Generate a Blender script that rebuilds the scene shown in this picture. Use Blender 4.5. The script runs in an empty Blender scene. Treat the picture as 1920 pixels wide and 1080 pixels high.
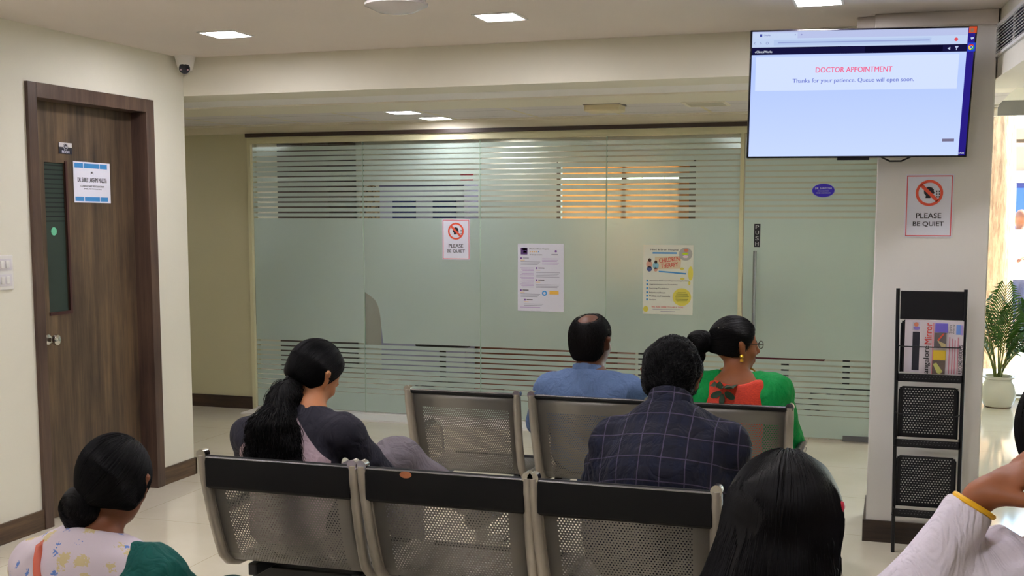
import bpy, bmesh, math, random
import numpy as np
from mathutils import Vector, Matrix
C = bpy.context.scene.collection
PI = math.pi
random.seed(5)
RNG = np.random.default_rng(5)

# ------------------------------------------------------------------ camera
EYE = 1.55
cam_d = bpy.data.cameras.new('camera'); cam = bpy.data.objects.new('camera', cam_d); C.objects.link(cam)
cam.location = (0, 0, EYE)
cam.rotation_euler = (math.radians(90 - 6.07), 0, math.radians(17.95))
cam_d.sensor_width = 36; cam_d.lens = 2210 / 1920 * 36
cam_d.shift_y = 100 / 1920
cam_d.clip_start = .05; cam_d.clip_end = 200
bpy.context.scene.camera = cam

# ------------------------------------------------------------------ world, sun, exposure
sc = bpy.context.scene
W = bpy.data.worlds.new('sky'); sc.world = W; W.use_nodes = True
wn = W.node_tree; wn.nodes.clear()
sky = wn.nodes.new('ShaderNodeTexSky'); sky.sky_type = 'NISHITA'
sky.sun_elevation = math.radians(50); sky.sun_rotation = math.radians(60); sky.sun_disc = False
bg = wn.nodes.new('ShaderNodeBackground'); bg.inputs['Strength'].default_value = .9
wo = wn.nodes.new('ShaderNodeOutputWorld')
wn.links.new(sky.outputs[0], bg.inputs[0]); wn.links.new(bg.outputs[0], wo.inputs[0])
sl = bpy.data.lights.new('sun', 'SUN'); sl.energy = 22; sl.angle = .01; sl.color = (1, .93, .82)
so = bpy.data.objects.new('sun', sl); C.objects.link(so)
so.rotation_euler = Vector((-.75, -.35, -1.0)).to_track_quat('-Z', 'Y').to_euler()
sc.view_settings.view_transform = 'Standard'; sc.view_settings.look = 'None'
sc.view_settings.gamma = 1; sc.view_settings.use_curve_mapping = False
sc.view_settings.exposure = 0.93
sc.cycles.max_bounces = 10; sc.cycles.diffuse_bounces = 5; sc.cycles.transparent_max_bounces = 16
sc.cycles.sample_clamp_indirect = 6
LIGHT = 62.0        # emission of the square ceiling lights

# ------------------------------------------------------------------ materials
def lin(c):
    return tuple(((v / 255) / 12.92 if v / 255 <= .04045 else ((v / 255 + .055) / 1.055) ** 2.4) for v in c)
MATS = {}
class N:
    """tiny node helper"""
    def __init__(s, name):
        s.m = bpy.data.materials.new(name); s.m.use_nodes = True
        s.nt = s.m.node_tree; s.nt.nodes.clear()
        s.out = s.nt.nodes.new('ShaderNodeOutputMaterial')
    def n(s, t, **kw):
        x = s.nt.nodes.new(t)
        for k, v in kw.items(): setattr(x, k, v)
        return x
    def set(s, sock, v):
        if hasattr(v, 'is_output') or isinstance(v, bpy.types.NodeSocket): s.nt.links.new(v, sock)
        else:
            if isinstance(v, (tuple, list)) and len(v) == 3 and len(sock.default_value) == 4: v = (*v, 1)
            sock.default_value = v
    def math(s, op, a, b=0.0, c=0.0):
        x = s.n('ShaderNodeMath', operation=op)
        s.set(x.inputs[0], a); s.set(x.inputs[1], b); s.set(x.inputs[2], c)
        return x.outputs[0]
    def coord(s, kind='Object'):
        return s.n('ShaderNodeTexCoord').outputs[kind]
    def sep(s, v):
        x = s.n('ShaderNodeSeparateXYZ'); s.set(x.inputs[0], v); return x.outputs
    def scale(s, v, sc_, rot=(0, 0, 0)):
        x = s.n('ShaderNodeMapping'); s.set(x.inputs[0], v); x.inputs['Scale'].default_value = sc_; x.inputs['Rotation'].default_value = rot
        return x.outputs[0]
    def noise(s, v, sc_=5, det=3, rough=.5):
        x = s.n('ShaderNodeTexNoise'); s.set(x.inputs['Vector'], v)
        x.inputs['Scale'].default_value = sc_; x.inputs['Detail'].default_value = det; x.inputs['Roughness'].default_value = rough
        return x.outputs[0]
    def ramp(s, f, stops):
        x = s.n('ShaderNodeValToRGB'); s.set(x.inputs[0], f)
        e = x.color_ramp.elements
        while len(e) < len(stops): e.new(.5)
        for i, (p, c) in enumerate(stops): e[i].position = p; e[i].color = (*c, 1)
        return x.outputs[0]
    def mix(s, f, a, b):
        x = s.n('ShaderNodeMix', data_type='RGBA'); s.set(x.inputs[0], f); s.set(x.inputs[6], a); s.set(x.inputs[7], b)
        return x.outputs[2]
    def bump(s, h, strength=.3, dist=.01):
        x = s.n('ShaderNodeBump'); s.set(x.inputs['Height'], h); x.inputs['Strength'].default_value = strength; x.inputs['Distance'].default_value = dist
        return x.outputs[0]
    def pbsdf(s, col=(.8, .8, .8), rough=.5, metal=0, spec=.5, normal=None, **kw):
        x = s.n('ShaderNodeBsdfPrincipled')
        s.set(x.inputs['Base Color'], col); s.set(x.inputs['Roughness'], rough); s.set(x.inputs['Metallic'], metal)
        x.inputs['Specular IOR Level'].default_value = spec
        if normal is not None: s.set(x.inputs['Normal'], normal)
        for k, v in kw.items(): s.set(x.inputs[k], v)
        return x.outputs[0]
    def mixsh(s, f, a, b):
        x = s.n('ShaderNodeMixShader'); s.set(x.inputs[0], f); s.nt.links.new(a, x.inputs[1]); s.nt.links.new(b, x.inputs[2]); return x.outputs[0]
    def done(s, sh):
        s.nt.links.new(sh, s.out.inputs[0]); return s.m

def plain(name, rgb, rough=.5, metal=0, spec=.5, bump=0, bscale=60, var=0, **kw):
    if name in MATS: return MATS[name]
    n = N(name); c = lin(rgb); nm = None; col = c
    if bump or var:
        nz = n.noise(n.coord(), bscale, 4)
        if bump: nm = n.bump(nz, bump, .004)
        if var:
            nz2 = n.noise(n.coord(), 3.5, 4)
            col = n.ramp(nz2, [(.3, tuple(v * (1 - var) for v in c)), (.7, tuple(min(1, v * (1 + var)) for v in c))])
    MATS[name] = n.done(n.pbsdf(col, rough, metal, spec, nm, **kw)); return MATS[name]
def emit(name, rgb, s=.47):
    if name in MATS: return MATS[name]
    n = N(name); x = n.n('ShaderNodeEmission'); x.inputs[0].default_value = (*lin(rgb), 1); x.inputs[1].default_value = s
    MATS[name] = n.done(x.outputs[0]); return MATS[name]

def wood_mat(name, dark, light, axis='Z', rough=.38):
    n = N(name); co = n.coord()
    s = {'Z': (9, 9, .55), 'X': (.55, 9, 9), 'Y': (9, .55, 9)}[axis]
    a = n.noise(n.scale(co, s), 2.2, 6, .6)
    s2 = tuple(v * 7 for v in s)
    b = n.noise(n.scale(co, s2), 2.0, 4, .6)
    k = {'Z': (2.2, 2.2, 1.2), 'X': (1.2, 2.2, 2.2), 'Y': (2.2, 1.2, 2.2)}[axis]
    d = n.noise(n.scale(co, k), 2.0, 3, .55)
    f = n.math('ADD', n.math('MULTIPLY', a, .55), n.math('ADD', n.math('MULTIPLY', b, .2), n.math('MULTIPLY', d, .3)))
    col = n.ramp(f, [(.40, lin(dark)), (.52, lin(tuple((x + y) / 2 for x, y in zip(dark, light)))), (.68, lin(light))])
    return n.done(n.pbsdf(col, rough, normal=n.bump(b, .08, .002)))

def wall_mat(name, rgb, rough=.55):
    n = N(name); co = n.coord(); c = lin(rgb)
    nz = n.noise(co, 1.3, 4); n2 = n.noise(co, 45, 4)
    col = n.ramp(nz, [(.3, tuple(v * .95 for v in c)), (.7, c)])
    return n.done(n.pbsdf(col, rough, spec=.3, normal=n.bump(n2, .06, .003)))

M = dict(
    wall=wall_mat('cream_paint', (230, 227, 212)), wallwarm=wall_mat('warm_white_paint', (228, 223, 206)),
    pillar=wall_mat('white_paint', (232, 228, 224)), ceil=wall_mat('ceiling_paint', (224, 214, 205), .7),
    alcove=wall_mat('olive_cream_paint', (206, 200, 164)),
    creamtrim=plain('cream_trim', (230, 222, 200), .5), yellowtrim=plain('yellow_channel', (216, 211, 172), .45),
    wood=wood_mat('walnut_laminate', (54, 43, 36), (120, 97, 72)), woodY=wood_mat('walnut_laminate_long', (52, 38, 30), (118, 92, 66), 'Y'),
    woodX=wood_mat('walnut_laminate_wide', (40, 30, 26), (84, 64, 50), 'X'),
    woodframe=wood_mat('walnut_frame', (62, 46, 42), (104, 82, 68)),
    darkwood=plain('dark_wood', (62, 48, 42), .4), redwood=plain('red_wood', (150, 74, 46), .35, var=.15),
    black=plain('black_plastic', (20, 20, 24), .4), blackmetal=plain('black_metal', (26, 26, 32), .35, .3),
    pad=plain('black_vinyl', (9, 9, 11), .6, spec=.25, bump=.05), chrome=plain('chrome', (210, 208, 204), .16, 1),
    agedmetal=plain('aged_aluminium', (164, 157, 146), .4, .55, var=.35, bump=.05),
    white=plain('white_plastic', (232, 230, 226), .35), paper=plain('paper', (226, 226, 240), .6),
    coral=plain('coral_ink', (236, 92, 88), .6), ink=plain('dark_ink', (42, 38, 46), .6), greyink=plain('grey_ink', (150, 150, 172), .6),
    hair=None)
def floor_mat():
    n = N('vitrified_tiles'); co = n.coord(); x = n.sep(co)
    def joint(v, p):
        f = n.math('FRACT', n.math('DIVIDE', n.math('ADD', v, 50.13), p)); d = n.math('ABSOLUTE', n.math('SUBTRACT', f, .5))
        return n.math('GREATER_THAN', d, .5 - .0016 / p)
    j = n.math('MAXIMUM', joint(x[0], .8), joint(x[1], .8))
    nz = n.noise(co, 2.5, 5)
    base = n.ramp(nz, [(.3, lin((213, 205, 184))), (.7, lin((222, 215, 197)))])
    col = n.mix(j, base, lin((176, 164, 136)))
    return n.done(n.pbsdf(col, .09, spec=.6))
M['floor'] = floor_mat()
def tileceil_mat():
    n = N('grid_ceiling_tiles'); co = n.coord(); x = n.sep(co)
    f = n.math('FRACT', n.math('DIVIDE', n.math('ADD', x[0], 50.2), .62)); d = n.math('ABSOLUTE', n.math('SUBTRACT', f, .5))
    j = n.math('GREATER_THAN', d, .48)
    f2 = n.math('FRACT', n.math('DIVIDE', n.math('ADD', x[1], 50.0), .45)); d2 = n.math('ABSOLUTE', n.math('SUBTRACT', f2, .5))
    j2 = n.math('GREATER_THAN', d2, .492)
    nz = n.noise(co, 60, 3)
    base = n.ramp(nz, [(.3, lin((218, 211, 208))), (.7, lin((228, 221, 217)))])
    col = n.mix(j, base, lin((224, 212, 176))); col = n.mix(j2, col, lin((112, 104, 96)))
    return n.done(n.pbsdf(col, .8))
M['tileceil'] = tileceil_mat()
def glass_mat(name, tint=(.96, 1, .98), refl=.08):
    n = N(name); t = n.n('ShaderNodeBsdfTransparent'); t.inputs[0].default_value = (*tint, 1)
    g = n.n('ShaderNodeBsdfGlossy'); g.inputs['Roughness'].default_value = .02
    fr = n.n('ShaderNodeFresnel'); fr.inputs[0].default_value = 1.4
    return n.done(n.mixsh(n.math('MULTIPLY', fr.outputs[0], 1.0), t.outputs[0], g.outputs[0]))
M['glass'] = glass_mat('clear_glass')
def film_mat():
    n = N('frosted_film')
    d = n.n('ShaderNodeBsdfDiffuse'); d.inputs[0].default_value = (*lin((202, 222, 212)), 1)
    r = n.n('ShaderNodeBsdfRefraction'); r.inputs['Color'].default_value = (.86, .95, .90, 1); r.inputs['Roughness'].default_value = .62; r.inputs['IOR'].default_value = 1.3
    tl = n.n('ShaderNodeBsdfTranslucent'); tl.inputs[0].default_value = (.8, .9, .85, 1)
    a = n.mixsh(.5, r.outputs[0], tl.outputs[0]); b = n.mixsh(.60, a, d.outputs[0])
    g = n.n('ShaderNodeBsdfGlossy'); g.inputs['Roughness'].default_value = .12
    return n.done(n.mixsh(.035, b, g.outputs[0]))
M['film'] = film_mat()
def perf_mat(name, base, u0, u1, v0, v1, p=.0095, r=.30, metal=.7, rough=.42, slot=1.0):
    """sheet metal with real see-through holes in a hexagonal pattern (uv in metres)"""
    n = N(name); uv = n.sep(n.coord('UV')); u, v = uv[0], uv[1]
    def d(off):
        a = n.math('SUBTRACT', n.math('FRACT', n.math('ADD', n.math('DIVIDE', u, p), off)), .5)
        b = n.math('MULTIPLY', n.math('SUBTRACT', n.math('FRACT', n.math('ADD', n.math('DIVIDE', v, p * 1.732), off)), .5), 1.732 * slot)
        return n.math('SQRT', n.math('ADD', n.math('MULTIPLY', a, a), n.math('MULTIPLY', b, b)))
    hole = n.math('LESS_THAN', n.math('MINIMUM', d(0.0), d(.5)), r)
    reg = n.math('MULTIPLY', n.math('MULTIPLY', n.math('GREATER_THAN', u, u0), n.math('LESS_THAN', u, u1)),
                 n.math('MULTIPLY', n.math('GREATER_THAN', v, v0), n.math('LESS_THAN', v, v1)))
    hole = n.math('MULTIPLY', hole, reg)
    nz = n.noise(n.coord(), 4, 4)
    c = lin(base); col = n.ramp(nz, [(.3, tuple(x * .85 for x in c)), (.7, c)])
    t = n.n('ShaderNodeBsdfTransparent')
    return n.done(n.mixsh(hole, n.pbsdf(col, rough, metal), t.outputs[0]))
M['perf'] = perf_mat('perforated_steel', (134, 131, 126), .045, .425, .06, .80, p=.0095, r=.25)
M['rackperf'] = perf_mat('perforated_black_steel', (24, 24, 30), .018, .232, .02, .245, p=.0128, r=.26, metal=.2, slot=1.5)

# ------------------------------------------------------------------ mesh builder
class MB:
    def __init__(s): s.v = []; s.f = []; s.mi = []; s.uv = {}; s.m = 0
    def add(s, vs, fs, uvs=None):
        o = len(s.v); s.v += [tuple(v) for v in vs]
        for i, f in enumerate(fs):
            if uvs: s.uv[len(s.f)] = uvs[i]
            s.f.append(tuple(k + o for k in f)); s.mi.append(s.m)
        return s
    def box(s, a, b):
        x0, y0, z0 = a; x1, y1, z1 = b
        return s.add([(x0, y0, z0), (x1, y0, z0), (x1, y1, z0), (x0, y1, z0), (x0, y0, z1), (x1, y0, z1), (x1, y1, z1), (x0, y1, z1)],
                     [(0, 3, 2, 1), (4, 5, 6, 7), (0, 1, 5, 4), (1, 2, 6, 5), (2, 3, 7, 6), (3, 0, 4, 7)])
    def tube(s, pts, r, n=10, caps=True, flat=1.0, upv=(0, 0, 1)):
        pts = [Vector(p) for p in pts]; rs = r if isinstance(r, (list, tuple)) else [r] * len(pts)
        vs, fs = [], []; prev = None
        for i, p in enumerate(pts):
            t = (pts[min(i + 1, len(pts) - 1)] - pts[max(i - 1, 0)]).normalized()
            a = t.cross(Vector(upv)) if prev is None else prev - t * prev.dot(t)
            if a.length < 1e-4: a = t.cross(Vector((1, 0, 0)))
            a.normalize(); prev = a; b = t.cross(a)
            for k in range(n):
                th = 2 * PI * k / n; vs.append(p + (a * math.cos(th) + b * math.sin(th) * flat) * rs[i])
        for i in range(len(pts) - 1):
            for k in range(n):
                fs.append((i * n + k, i * n + (k + 1) % n, (i + 1) * n + (k + 1) % n, (i + 1) * n + k))
        if caps: fs.append(tuple(range(n))[::-1]); fs.append(tuple((len(pts) - 1) * n + k for k in range(n)))
        return s.add(vs, fs)
    def lathe(s, prof, c=(0, 0, 0), n=32, axis='Z'):
        vs, fs = [], []; m = len(prof)
        for (r, z) in prof:
            for k in range(n):
                th = 2 * PI * k / n; x, y = r * math.cos(th), r * math.sin(th)
                p = {'Z': (x, y, z), 'Y': (x, z, y), 'X': (z, x, y)}[axis]
                vs.append((c[0] + p[0], c[1] + p[1], c[2] + p[2]))
        for i in range(m - 1):
            for k in range(n): fs.append((i * n + k, i * n + (k + 1) % n, (i + 1) * n + (k + 1) % n, (i + 1) * n + k))
        fs.append(tuple(range(n))[::-1]); fs.append(tuple((m - 1) * n + k for k in range(n)))
        return s.add(vs, fs)
    def prism(s, poly, y0, y1, plane='XZ'):
        n = len(poly); P = {'XZ': lambda a, b, d: (a, d, b), 'YZ': lambda a, b, d: (d, a, b), 'XY': lambda a, b, d: (a, b, d)}[plane]
        vs = [P(a, b, y0) for a, b in poly] + [P(a, b, y1) for a, b in poly]
        fs = [tuple(range(n))[::-1], tuple(range(n, 2 * n))] + [(i, (i + 1) % n, n + (i + 1) % n, n + i) for i in range(n)]
        return s.add(vs, fs)
    def build(s, name, mats, parent=None, smooth=35, bevel=0, seg=2):
        me = bpy.data.meshes.new(name); me.from_pydata(s.v, [], s.f)
        mats = mats if isinstance(mats, (list, tuple)) else [mats]
        for m in mats: me.materials.append(m)
        me.polygons.foreach_set('material_index', s.mi)
        if s.uv:
            uvl = me.uv_layers.new(name='UVMap')
            for pi, co in s.uv.items():
                for li, c in zip(me.polygons[pi].loop_indices, co): uvl.data[li].uv = c
        bm = bmesh.new(); bm.from_mesh(me); bmesh.ops.recalc_face_normals(bm, faces=bm.faces); bm.to_mesh(me); bm.free()
        me.polygons.foreach_set('use_smooth', [True] * len(me.polygons))
        if smooth < 180: me.set_sharp_from_angle(angle=math.radians(smooth))
        o = bpy.data.objects.new(name, me); C.objects.link(o)
        if parent: o.parent = parent
        if bevel:
            b = o.modifiers.new('bevel', 'BEVEL'); b.width = bevel; b.segments = seg; b.limit_method = 'ANGLE'; b.angle_limit = math.radians(40)
        return o
def tag(o, label=None, cat=None, group=None, kind=None):
    for k, v in (('label', label), ('category', cat), ('group', group), ('kind', kind)):
        if v: o[k] = v
    return o
def thing(name, label, cat, loc=(0, 0, 0), group=None, rot=(0, 0, 0)):
    o = bpy.data.objects.new(name, None); C.objects.link(o); o.location = loc; o.rotation_euler = rot; o.empty_display_size = .05
    return tag(o, label, cat, group)
def struct(name, mb, mat, parent=None, **kw):
    o = mb.build(name, mat, parent, **kw)
    if not parent: o['kind'] = 'structure'
    return o
def boxes(*bs):
    m = MB()
    for a, b in bs: m.box(a, b)
    return m
def copy_tree(o, parent=None):
    c = o.copy(); C.objects.link(c); c.parent = parent
    for ch in list(o.children): copy_tree(ch, c)
    return c

# ------------------------------------------------------------------ the room shell
XL, ZC = -3.985, 2.464
YB = 6.07                       # end of the left wall and face of the ceiling beam
YP = 8.325                      # glass partition
struct('floor', boxes(((-7.2, -2.6, -.1), (4.2, 10.9, 0))), M['floor'])
# left wall with the door opening
DY0, DY1, DZ = 4.735, 5.748, 2.193
struct('wall_left', boxes(((XL - .14, -2.6, 0), (XL, DY0, ZC)), ((XL - .14, DY1, 0), (XL, YB, ZC)), ((XL - .14, DY0, DZ), (XL, DY1, ZC))), M['wall'])
struct('wall_left_return', boxes(((-7.2, YB - .12, 0), (XL - .14, YB, ZC))), M['wall'])
struct('wall_corridor_end', boxes(((-7.3, YB, 0), (-7.2, YP, ZC))), M['alcove'])
struct('wall_alcove', boxes(((-7.2, YP - .01, 0), (-4.885, YP + .12, 2.25))), M['alcove'])
struct('wall_back', boxes(((-4.2, -2.7, 0), (4.2, -2.6, ZC))), M['wallwarm'])
struct('wall_right', boxes(((4.2, -2.7, 0), (4.3, 10.9, 2.8))), M['wallwarm'])
struct('pillar', boxes(((-.091, 5.785, 0), (.405, 6.3, ZC))), M['pillar'], bevel=.006)
# ceilings
def ceiling_with(name, x0, x1, y0, y1, z, mat, t=.1):
    return struct(name, boxes(((x0, y0, z), (x1, y1, z + t))), mat)
ceiling_with('ceiling', -4.2, 4.2, -2.7, YB, ZC, M['ceil'])
struct('ceiling_beam', boxes(((-7.2, YB, 2.246), (.6, 6.40, 2.56))), M['wallwarm'])
struct('trim_1', boxes(((-7.2, 6.40, 2.252), (.6, 6.80, 2.50))), plain('bright_white_paint', (240, 236, 232), .5))
struct('trim_2', boxes(((-7.2, 6.828, 2.246), (.6, 7.34, 2.50))), M['creamtrim'])
struct('ceiling_lower', boxes(((-7.2, 7.34, 2.253), (.6, 8.18, 2.40))), M['tileceil'])
struct('trim_3', boxes(((-7.2, 8.18, 2.245), (.6, 8.50, 2.40)), ((-7.2, 8.285, 2.192), (.6, 8.40, 2.245))), M['creamtrim'])
struct('trim_4', boxes(((-4.885, 8.27, 2.163), (.3, 8.36, 2.192))), M['darkwood'])
struct('trim_5', boxes(((-4.885, 8.295, 2.115), (.3, 8.355, 2.163)), ((-4.885, 8.295, 0), (-4.855, 8.355, 2.115))), M['yellowtrim'])
# drip of cornice on top of the pillar
struct('trim_6', boxes(((-.12, 5.74, 2.40), (.405, 5.785, ZC)), ((-.2, 5.80, 2.36), (-.091, 6.0, ZC))), M['ceil'], bevel=.004)
# right-hand dropped ceiling with the ventilation grille
u = Vector((-.0836, .9965, 0)); A = Vector((.41, 5.79, 0)); B = A - u * 6.5
sof = MB().prism([(A.x, A.y), (B.x, B.y), (4.2, B.y), (4.2, 6.25), (.41, 6.25)], 2.165, ZC, 'XY')
struct('ceiling_right', sof, M['wallwarm'])
struct('ceiling_lobby', boxes(((.3, 6.25, 2.8), (4.2, 10.9, 2.9)), ((.3, 6.15, 2.464), (4.2, 6.25, 2.8))), M['wallwarm'])
# baseboards
struct('baseboard_left', boxes(((XL, DY1 + .002, 0), (XL + .012, YB + .012, .1)), ((XL - .6, YB, 0), (XL + .012, YB + .012, .1)), ((XL, -2.6, 0), (XL + .012, DY0, .1))), M['woodY'])
struct('baseboard_alcove', boxes(((-7.2, YP - .022, 0), (-4.885, YP - .01, .1))), M['woodX'])
struct('baseboard_pillar', boxes(((-.105, 5.773, 0), (.419, 5.785, .104)), ((-.105, 5.785, 0), (-.091, 6.3, .104)), ((.405, 5.785, 0), (.419, 6.3, .104))), M['woodX'])
# ventilation grille (slanting slats)
gv = thing('air_vent', 'long grey slatted air grille in the dropped ceiling edge, upper right corner', 'vent', tuple(A))
gv.rotation_euler = (0, 0, math.atan2(-u.y, -u.x))     # local +x runs towards the camera
L = 2.3; fm = MB()
fm.box((.0, -.012, 2.385), (L, .0, 2.40)); fm.box((.0, -.012, 2.255), (L, .0, 2.268)); fm.box((.0, -.012, 2.268), (.014, 0, 2.385))
fm.box((L - .014, -.012, 2.268), (L, 0, 2.385))
for k in range(1, 6): fm.box((.42 * k, -.011, 2.268), (.42 * k + .006, -.001, 2.385))
fm.build('vent_frame', M['white'], gv)
MB().box((.014, -.0015, 2.268), (L - .014, -.0005, 2.385)).build('backing', plain('vent_dark', (24, 24, 40), .7), gv)
for k in range(9):
    z = 2.272 + k * .0130
    MB().prism([(-.012, z), (-.001, z + .006), (-.001, z + .0085), (-.012, z + .0025)], .014, L - .014, 'YZ').build('slat', M['white'], gv)

# ------------------------------------------------------------------ door
dr = thing('door_1', None, None, (XL, 0, 0)); dr['kind'] = 'structure'
FR = .072
fb = boxes(((-.16, DY0, 0), (.018, DY0 + FR - .01, DZ)), ((-.16, DY1 - FR, 0), (.018, DY1, DZ)), ((-.16, DY0 + FR - .01, DZ - FR), (.018, DY1 - FR, DZ)))
fb.build('door_frame', M['woodframe'], dr, bevel=.002)
GY0, GY1, GZ0, GZ1 = 4.952, 5.106, 1.062, 1.82
lf = boxes(((-.125, DY0 + FR - .01, .005), (-.085, GY0, DZ - FR)), ((-.125, GY1, .005), (-.085, DY1 - FR, DZ - FR)),
           ((-.125, GY0, .005), (-.085, GY1, GZ0)), ((-.125, GY0, GZ1), (-.085, GY1, DZ - FR)))
lf.build('door_leaf', M['wood'], dr)
boxes(((-.088, GY0 - .004, GZ0 - .016), (-.079, GY1 + .016, GZ0)), ((-.088, GY1, GZ0), (-.079, GY1 + .016, GZ1 + .01))).build('glazing_bead', plain('maroon_bead', (66, 34, 34), .4), dr)
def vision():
    n = N('dark_glass_louvre_reflection'); x = n.sep(n.coord()); f = n.math('FRACT', n.math('DIVIDE', x[2], .0235))
    st_ = n.math('MULTIPLY', n.math('GREATER_THAN', f, .72), n.math('GREATER_THAN', x[2], 1.52))  # dark stripes paint a louvre reflection into the glass colour
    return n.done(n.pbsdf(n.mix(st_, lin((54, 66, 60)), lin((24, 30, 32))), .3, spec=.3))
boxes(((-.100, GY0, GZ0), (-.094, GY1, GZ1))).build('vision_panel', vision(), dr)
kb = MB().lathe([(.024, 0), (.026, .006), (.012, .010), (.011, .032), (.022, .040), (.028, .052), (.026, .064), (.014, .070), (.002, .071)], (-.085, 4.925, .927), 24, 'X')
kb.build('door_knob', M['chrome'], dr)
struct('wall_behind_door', boxes(((XL - .6, 4.3, 0), (XL - .5, YB - .12, ZC))), M['alcove'])

# ------------------------------------------------------------------ glass partition
gp = thing('glass_partition', None, None, (0, YP, 0)); gp['kind'] = 'structure'
seams = [-4.855, -3.90, -2.946, -1.984, -1.03]
GZ = 2.118
for i in range(4):
    boxes(((seams[i] + .0015, 0, .022), (seams[i + 1] - .0015, .010, GZ))).build('glass_pane', M['glass'], gp)
    MB().box((seams[i + 1] - .004, -.001, .022), (seams[i + 1] + .004, .011, GZ)).build('joint', plain('joint_sealant', (176, 200, 182), .3), gp)
up_lines = [1.5325 + .0398 * k for k in range(15)]
lo_lines = [.568 - .0392 * k for k in range(11)]
def film(x0, x1, parent, y=-.0012, torn=None, z0=.03):
    """frosted film cut into bands, the gaps between bands are clear glass"""
    m = MB(); edges = []
    top = GZ - .020
    cuts = []
    for k, z in enumerate(lo_lines): w = .0125 - k * .0008; cuts.append((z - w, z))
    for k, z in enumerate(up_lines): w = .0135 - k * .00045; cuts.append((z - .0, z + w))
    cuts.sort(); z = z0; bands = []
    for a, b in cuts:
        bands.append((z, a)); z = b
    bands.append((z, top))
    def q(xa, xb, za, zb): m.add([(xa, y, za), (xb, y, za), (xb, y, zb), (xa, y, zb)], [(0, 1, 2, 3)])
    for a, b in bands:
        if torn and a > .56 and a < .6:
            tx = torn; t0 = .572; prof = [(t0, .150), (.70, .135), (.80, .125), (.86, .110), (.905, .085), (.935, .045), (.965, .0)]
            for (z1, w1), (z2, w2) in zip(prof[:-1], prof[1:]):
                z1c = max(z1, a)
                m.add([(tx + w1, y, z1c), (x1, y, z1c), (x1, y, z2), (tx + w2, y, z2)], [(0, 1, 2, 3)])
            q(x0, x1, prof[-1][0], b)
        else: q(x0, x1, a, b)
    return m.build('frosted_film', M['film'], parent, smooth=10)
for i in range(4):
    film(seams[i] + .004, seams[i + 1] - .004, gp, torn=(seams[1] + .006) if i == 1 else None)
struct('trim_7', boxes(((-4.855, 8.30, 0), (-1.03, 8.35, .022)), ((-4.855, 8.06, 0), (-1.03, 8.30, .012))), M['white'])
struct('trim_8', boxes(((-1.034, 8.305, .0), (-1.008, 8.345, 2.13))), M['yellowtrim'])
gd = thing('door_2', None, None, (0, YP, 0)); gd['kind'] = 'structure'
boxes(((-1.003, 0, .012), (-.118, .012, GZ))).build('glass_pane', M['glass'], gd)
film(-1.0, -.121, gd, z0=.02)
boxes(((-.30, -.012, .008), (-.122, .024, .045))).build('patch_fitting', plain('grey_steel', (104, 104, 108), .35, .8), gd)
MB().tube([(-.918, -.05, 1.31), (-.918, -.05, .60)], .0125, 14).tube([(-.918, -.05, 1.26), (-.918, 0, 1.26)], .007).tube([(-.918, -.05, .66), (-.918, 0, .66)], .007).build('pull_handle', plain('steel_bar', (168, 172, 176), .25, .9), gd)
struct('trim_9', boxes(((-.118, 8.30, 0), (-.06, 8.36, 2.163))), M['pillar'])

# ------------------------------------------------------------------ room behind the glass
struct('ceiling_office', boxes(((-7.2, 8.5, 2.30), (.4, 11.2, 2.56)), ((-7.2, 8.36, 2.25), (.4, 8.5, 2.56))), M['ceil'])
WX0, WX1, WZ0, WZ1 = -3.14, -1.79, .95, 2.09
struct('wall_office_back', boxes(((-7.2, 11.1, 0), (WX0, 11.2, 2.56)), ((WX1, 11.1, 0), (.4, 11.2, 2.56)), ((WX0, 11.1, 0), (WX1, 11.2, WZ0)), ((WX0, 11.1, WZ1), (WX1, 11.2, 2.56))), M['wallwarm'])
struct('wall_office_left', boxes(((-7.3, 8.4, 0), (-7.2, 11.2, 2.56))), M['wallwarm'])
struct('wall_office_right', boxes(((.0, 8.36, 0), (.1, 11.2, 2.8))), M['wallwarm'])
struct('floor_office', boxes(((-7.2, 10.9, -.1), (.42, 11.2, 0))), M['floor'])
w1 = thing('window_1', None, None, (0, 11.15, 0)); w1['kind'] = 'structure'
boxes(((WX0, -.05, WZ0), (WX0 + .04, .05, WZ1)), ((WX1 - .16, -.05, WZ0), (WX1, .05, WZ1)), ((WX0, -.05, WZ1 - .04), (WX1, .05, WZ1)), ((WX0, -.05, WZ0), (WX1, .05, WZ0 + .04)),
      ((-2.50, -.05, WZ0), (-2.45, .05, WZ1))).build('window_frame', plain('brown_frame', (120, 98, 76), .5), w1)
boxes(((WX0, .0, WZ0), (WX1, .006, WZ1))).build('pane', M['glass'], w1)
def blind_mat():
    n = N('orange_blind'); t = n.n('ShaderNodeBsdfTranslucent'); t.inputs[0].default_value = (*lin((240, 158, 84)), 1)
    d = n.n('ShaderNodeBsdfDiffuse'); d.inputs[0].default_value = (*lin((216, 142, 74)), 1)
    return n.done(n.mixsh(.62, t.outputs[0], d.outputs[0]))
bl = thing('window_blind', 'orange roller blind glowing with daylight behind the frosted glass', 'blind', (0, 11.09, 0))
MB().tube([(WX0 + .02, 0, 2.06), (WX1 - .02, 0, 2.06)], .02, 14).build('roller', M['creamtrim'], bl)
bs = MB(); zz = [2.055, 1.915, 1.895, 1.685, 1.668, 1.565, 1.548, 1.0]
for a, b in ((0, 1), (2, 3), (4, 5), (6, 7)):
    bs.add([(WX0 + .06, -.0, zz[a]), (WX1 - .06, 0, zz[a]), (WX1 - .06, 0, zz[b]), (WX0 + .06, 0, zz[b])], [(0, 1, 2, 3)])
for x in (WX0 + .3, -2.3, WX1 - .3): bs.box((x, -.002, 1.0), (x + .006, 0, 2.055))
bs.build('cloth', blind_mat(), bl)

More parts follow.
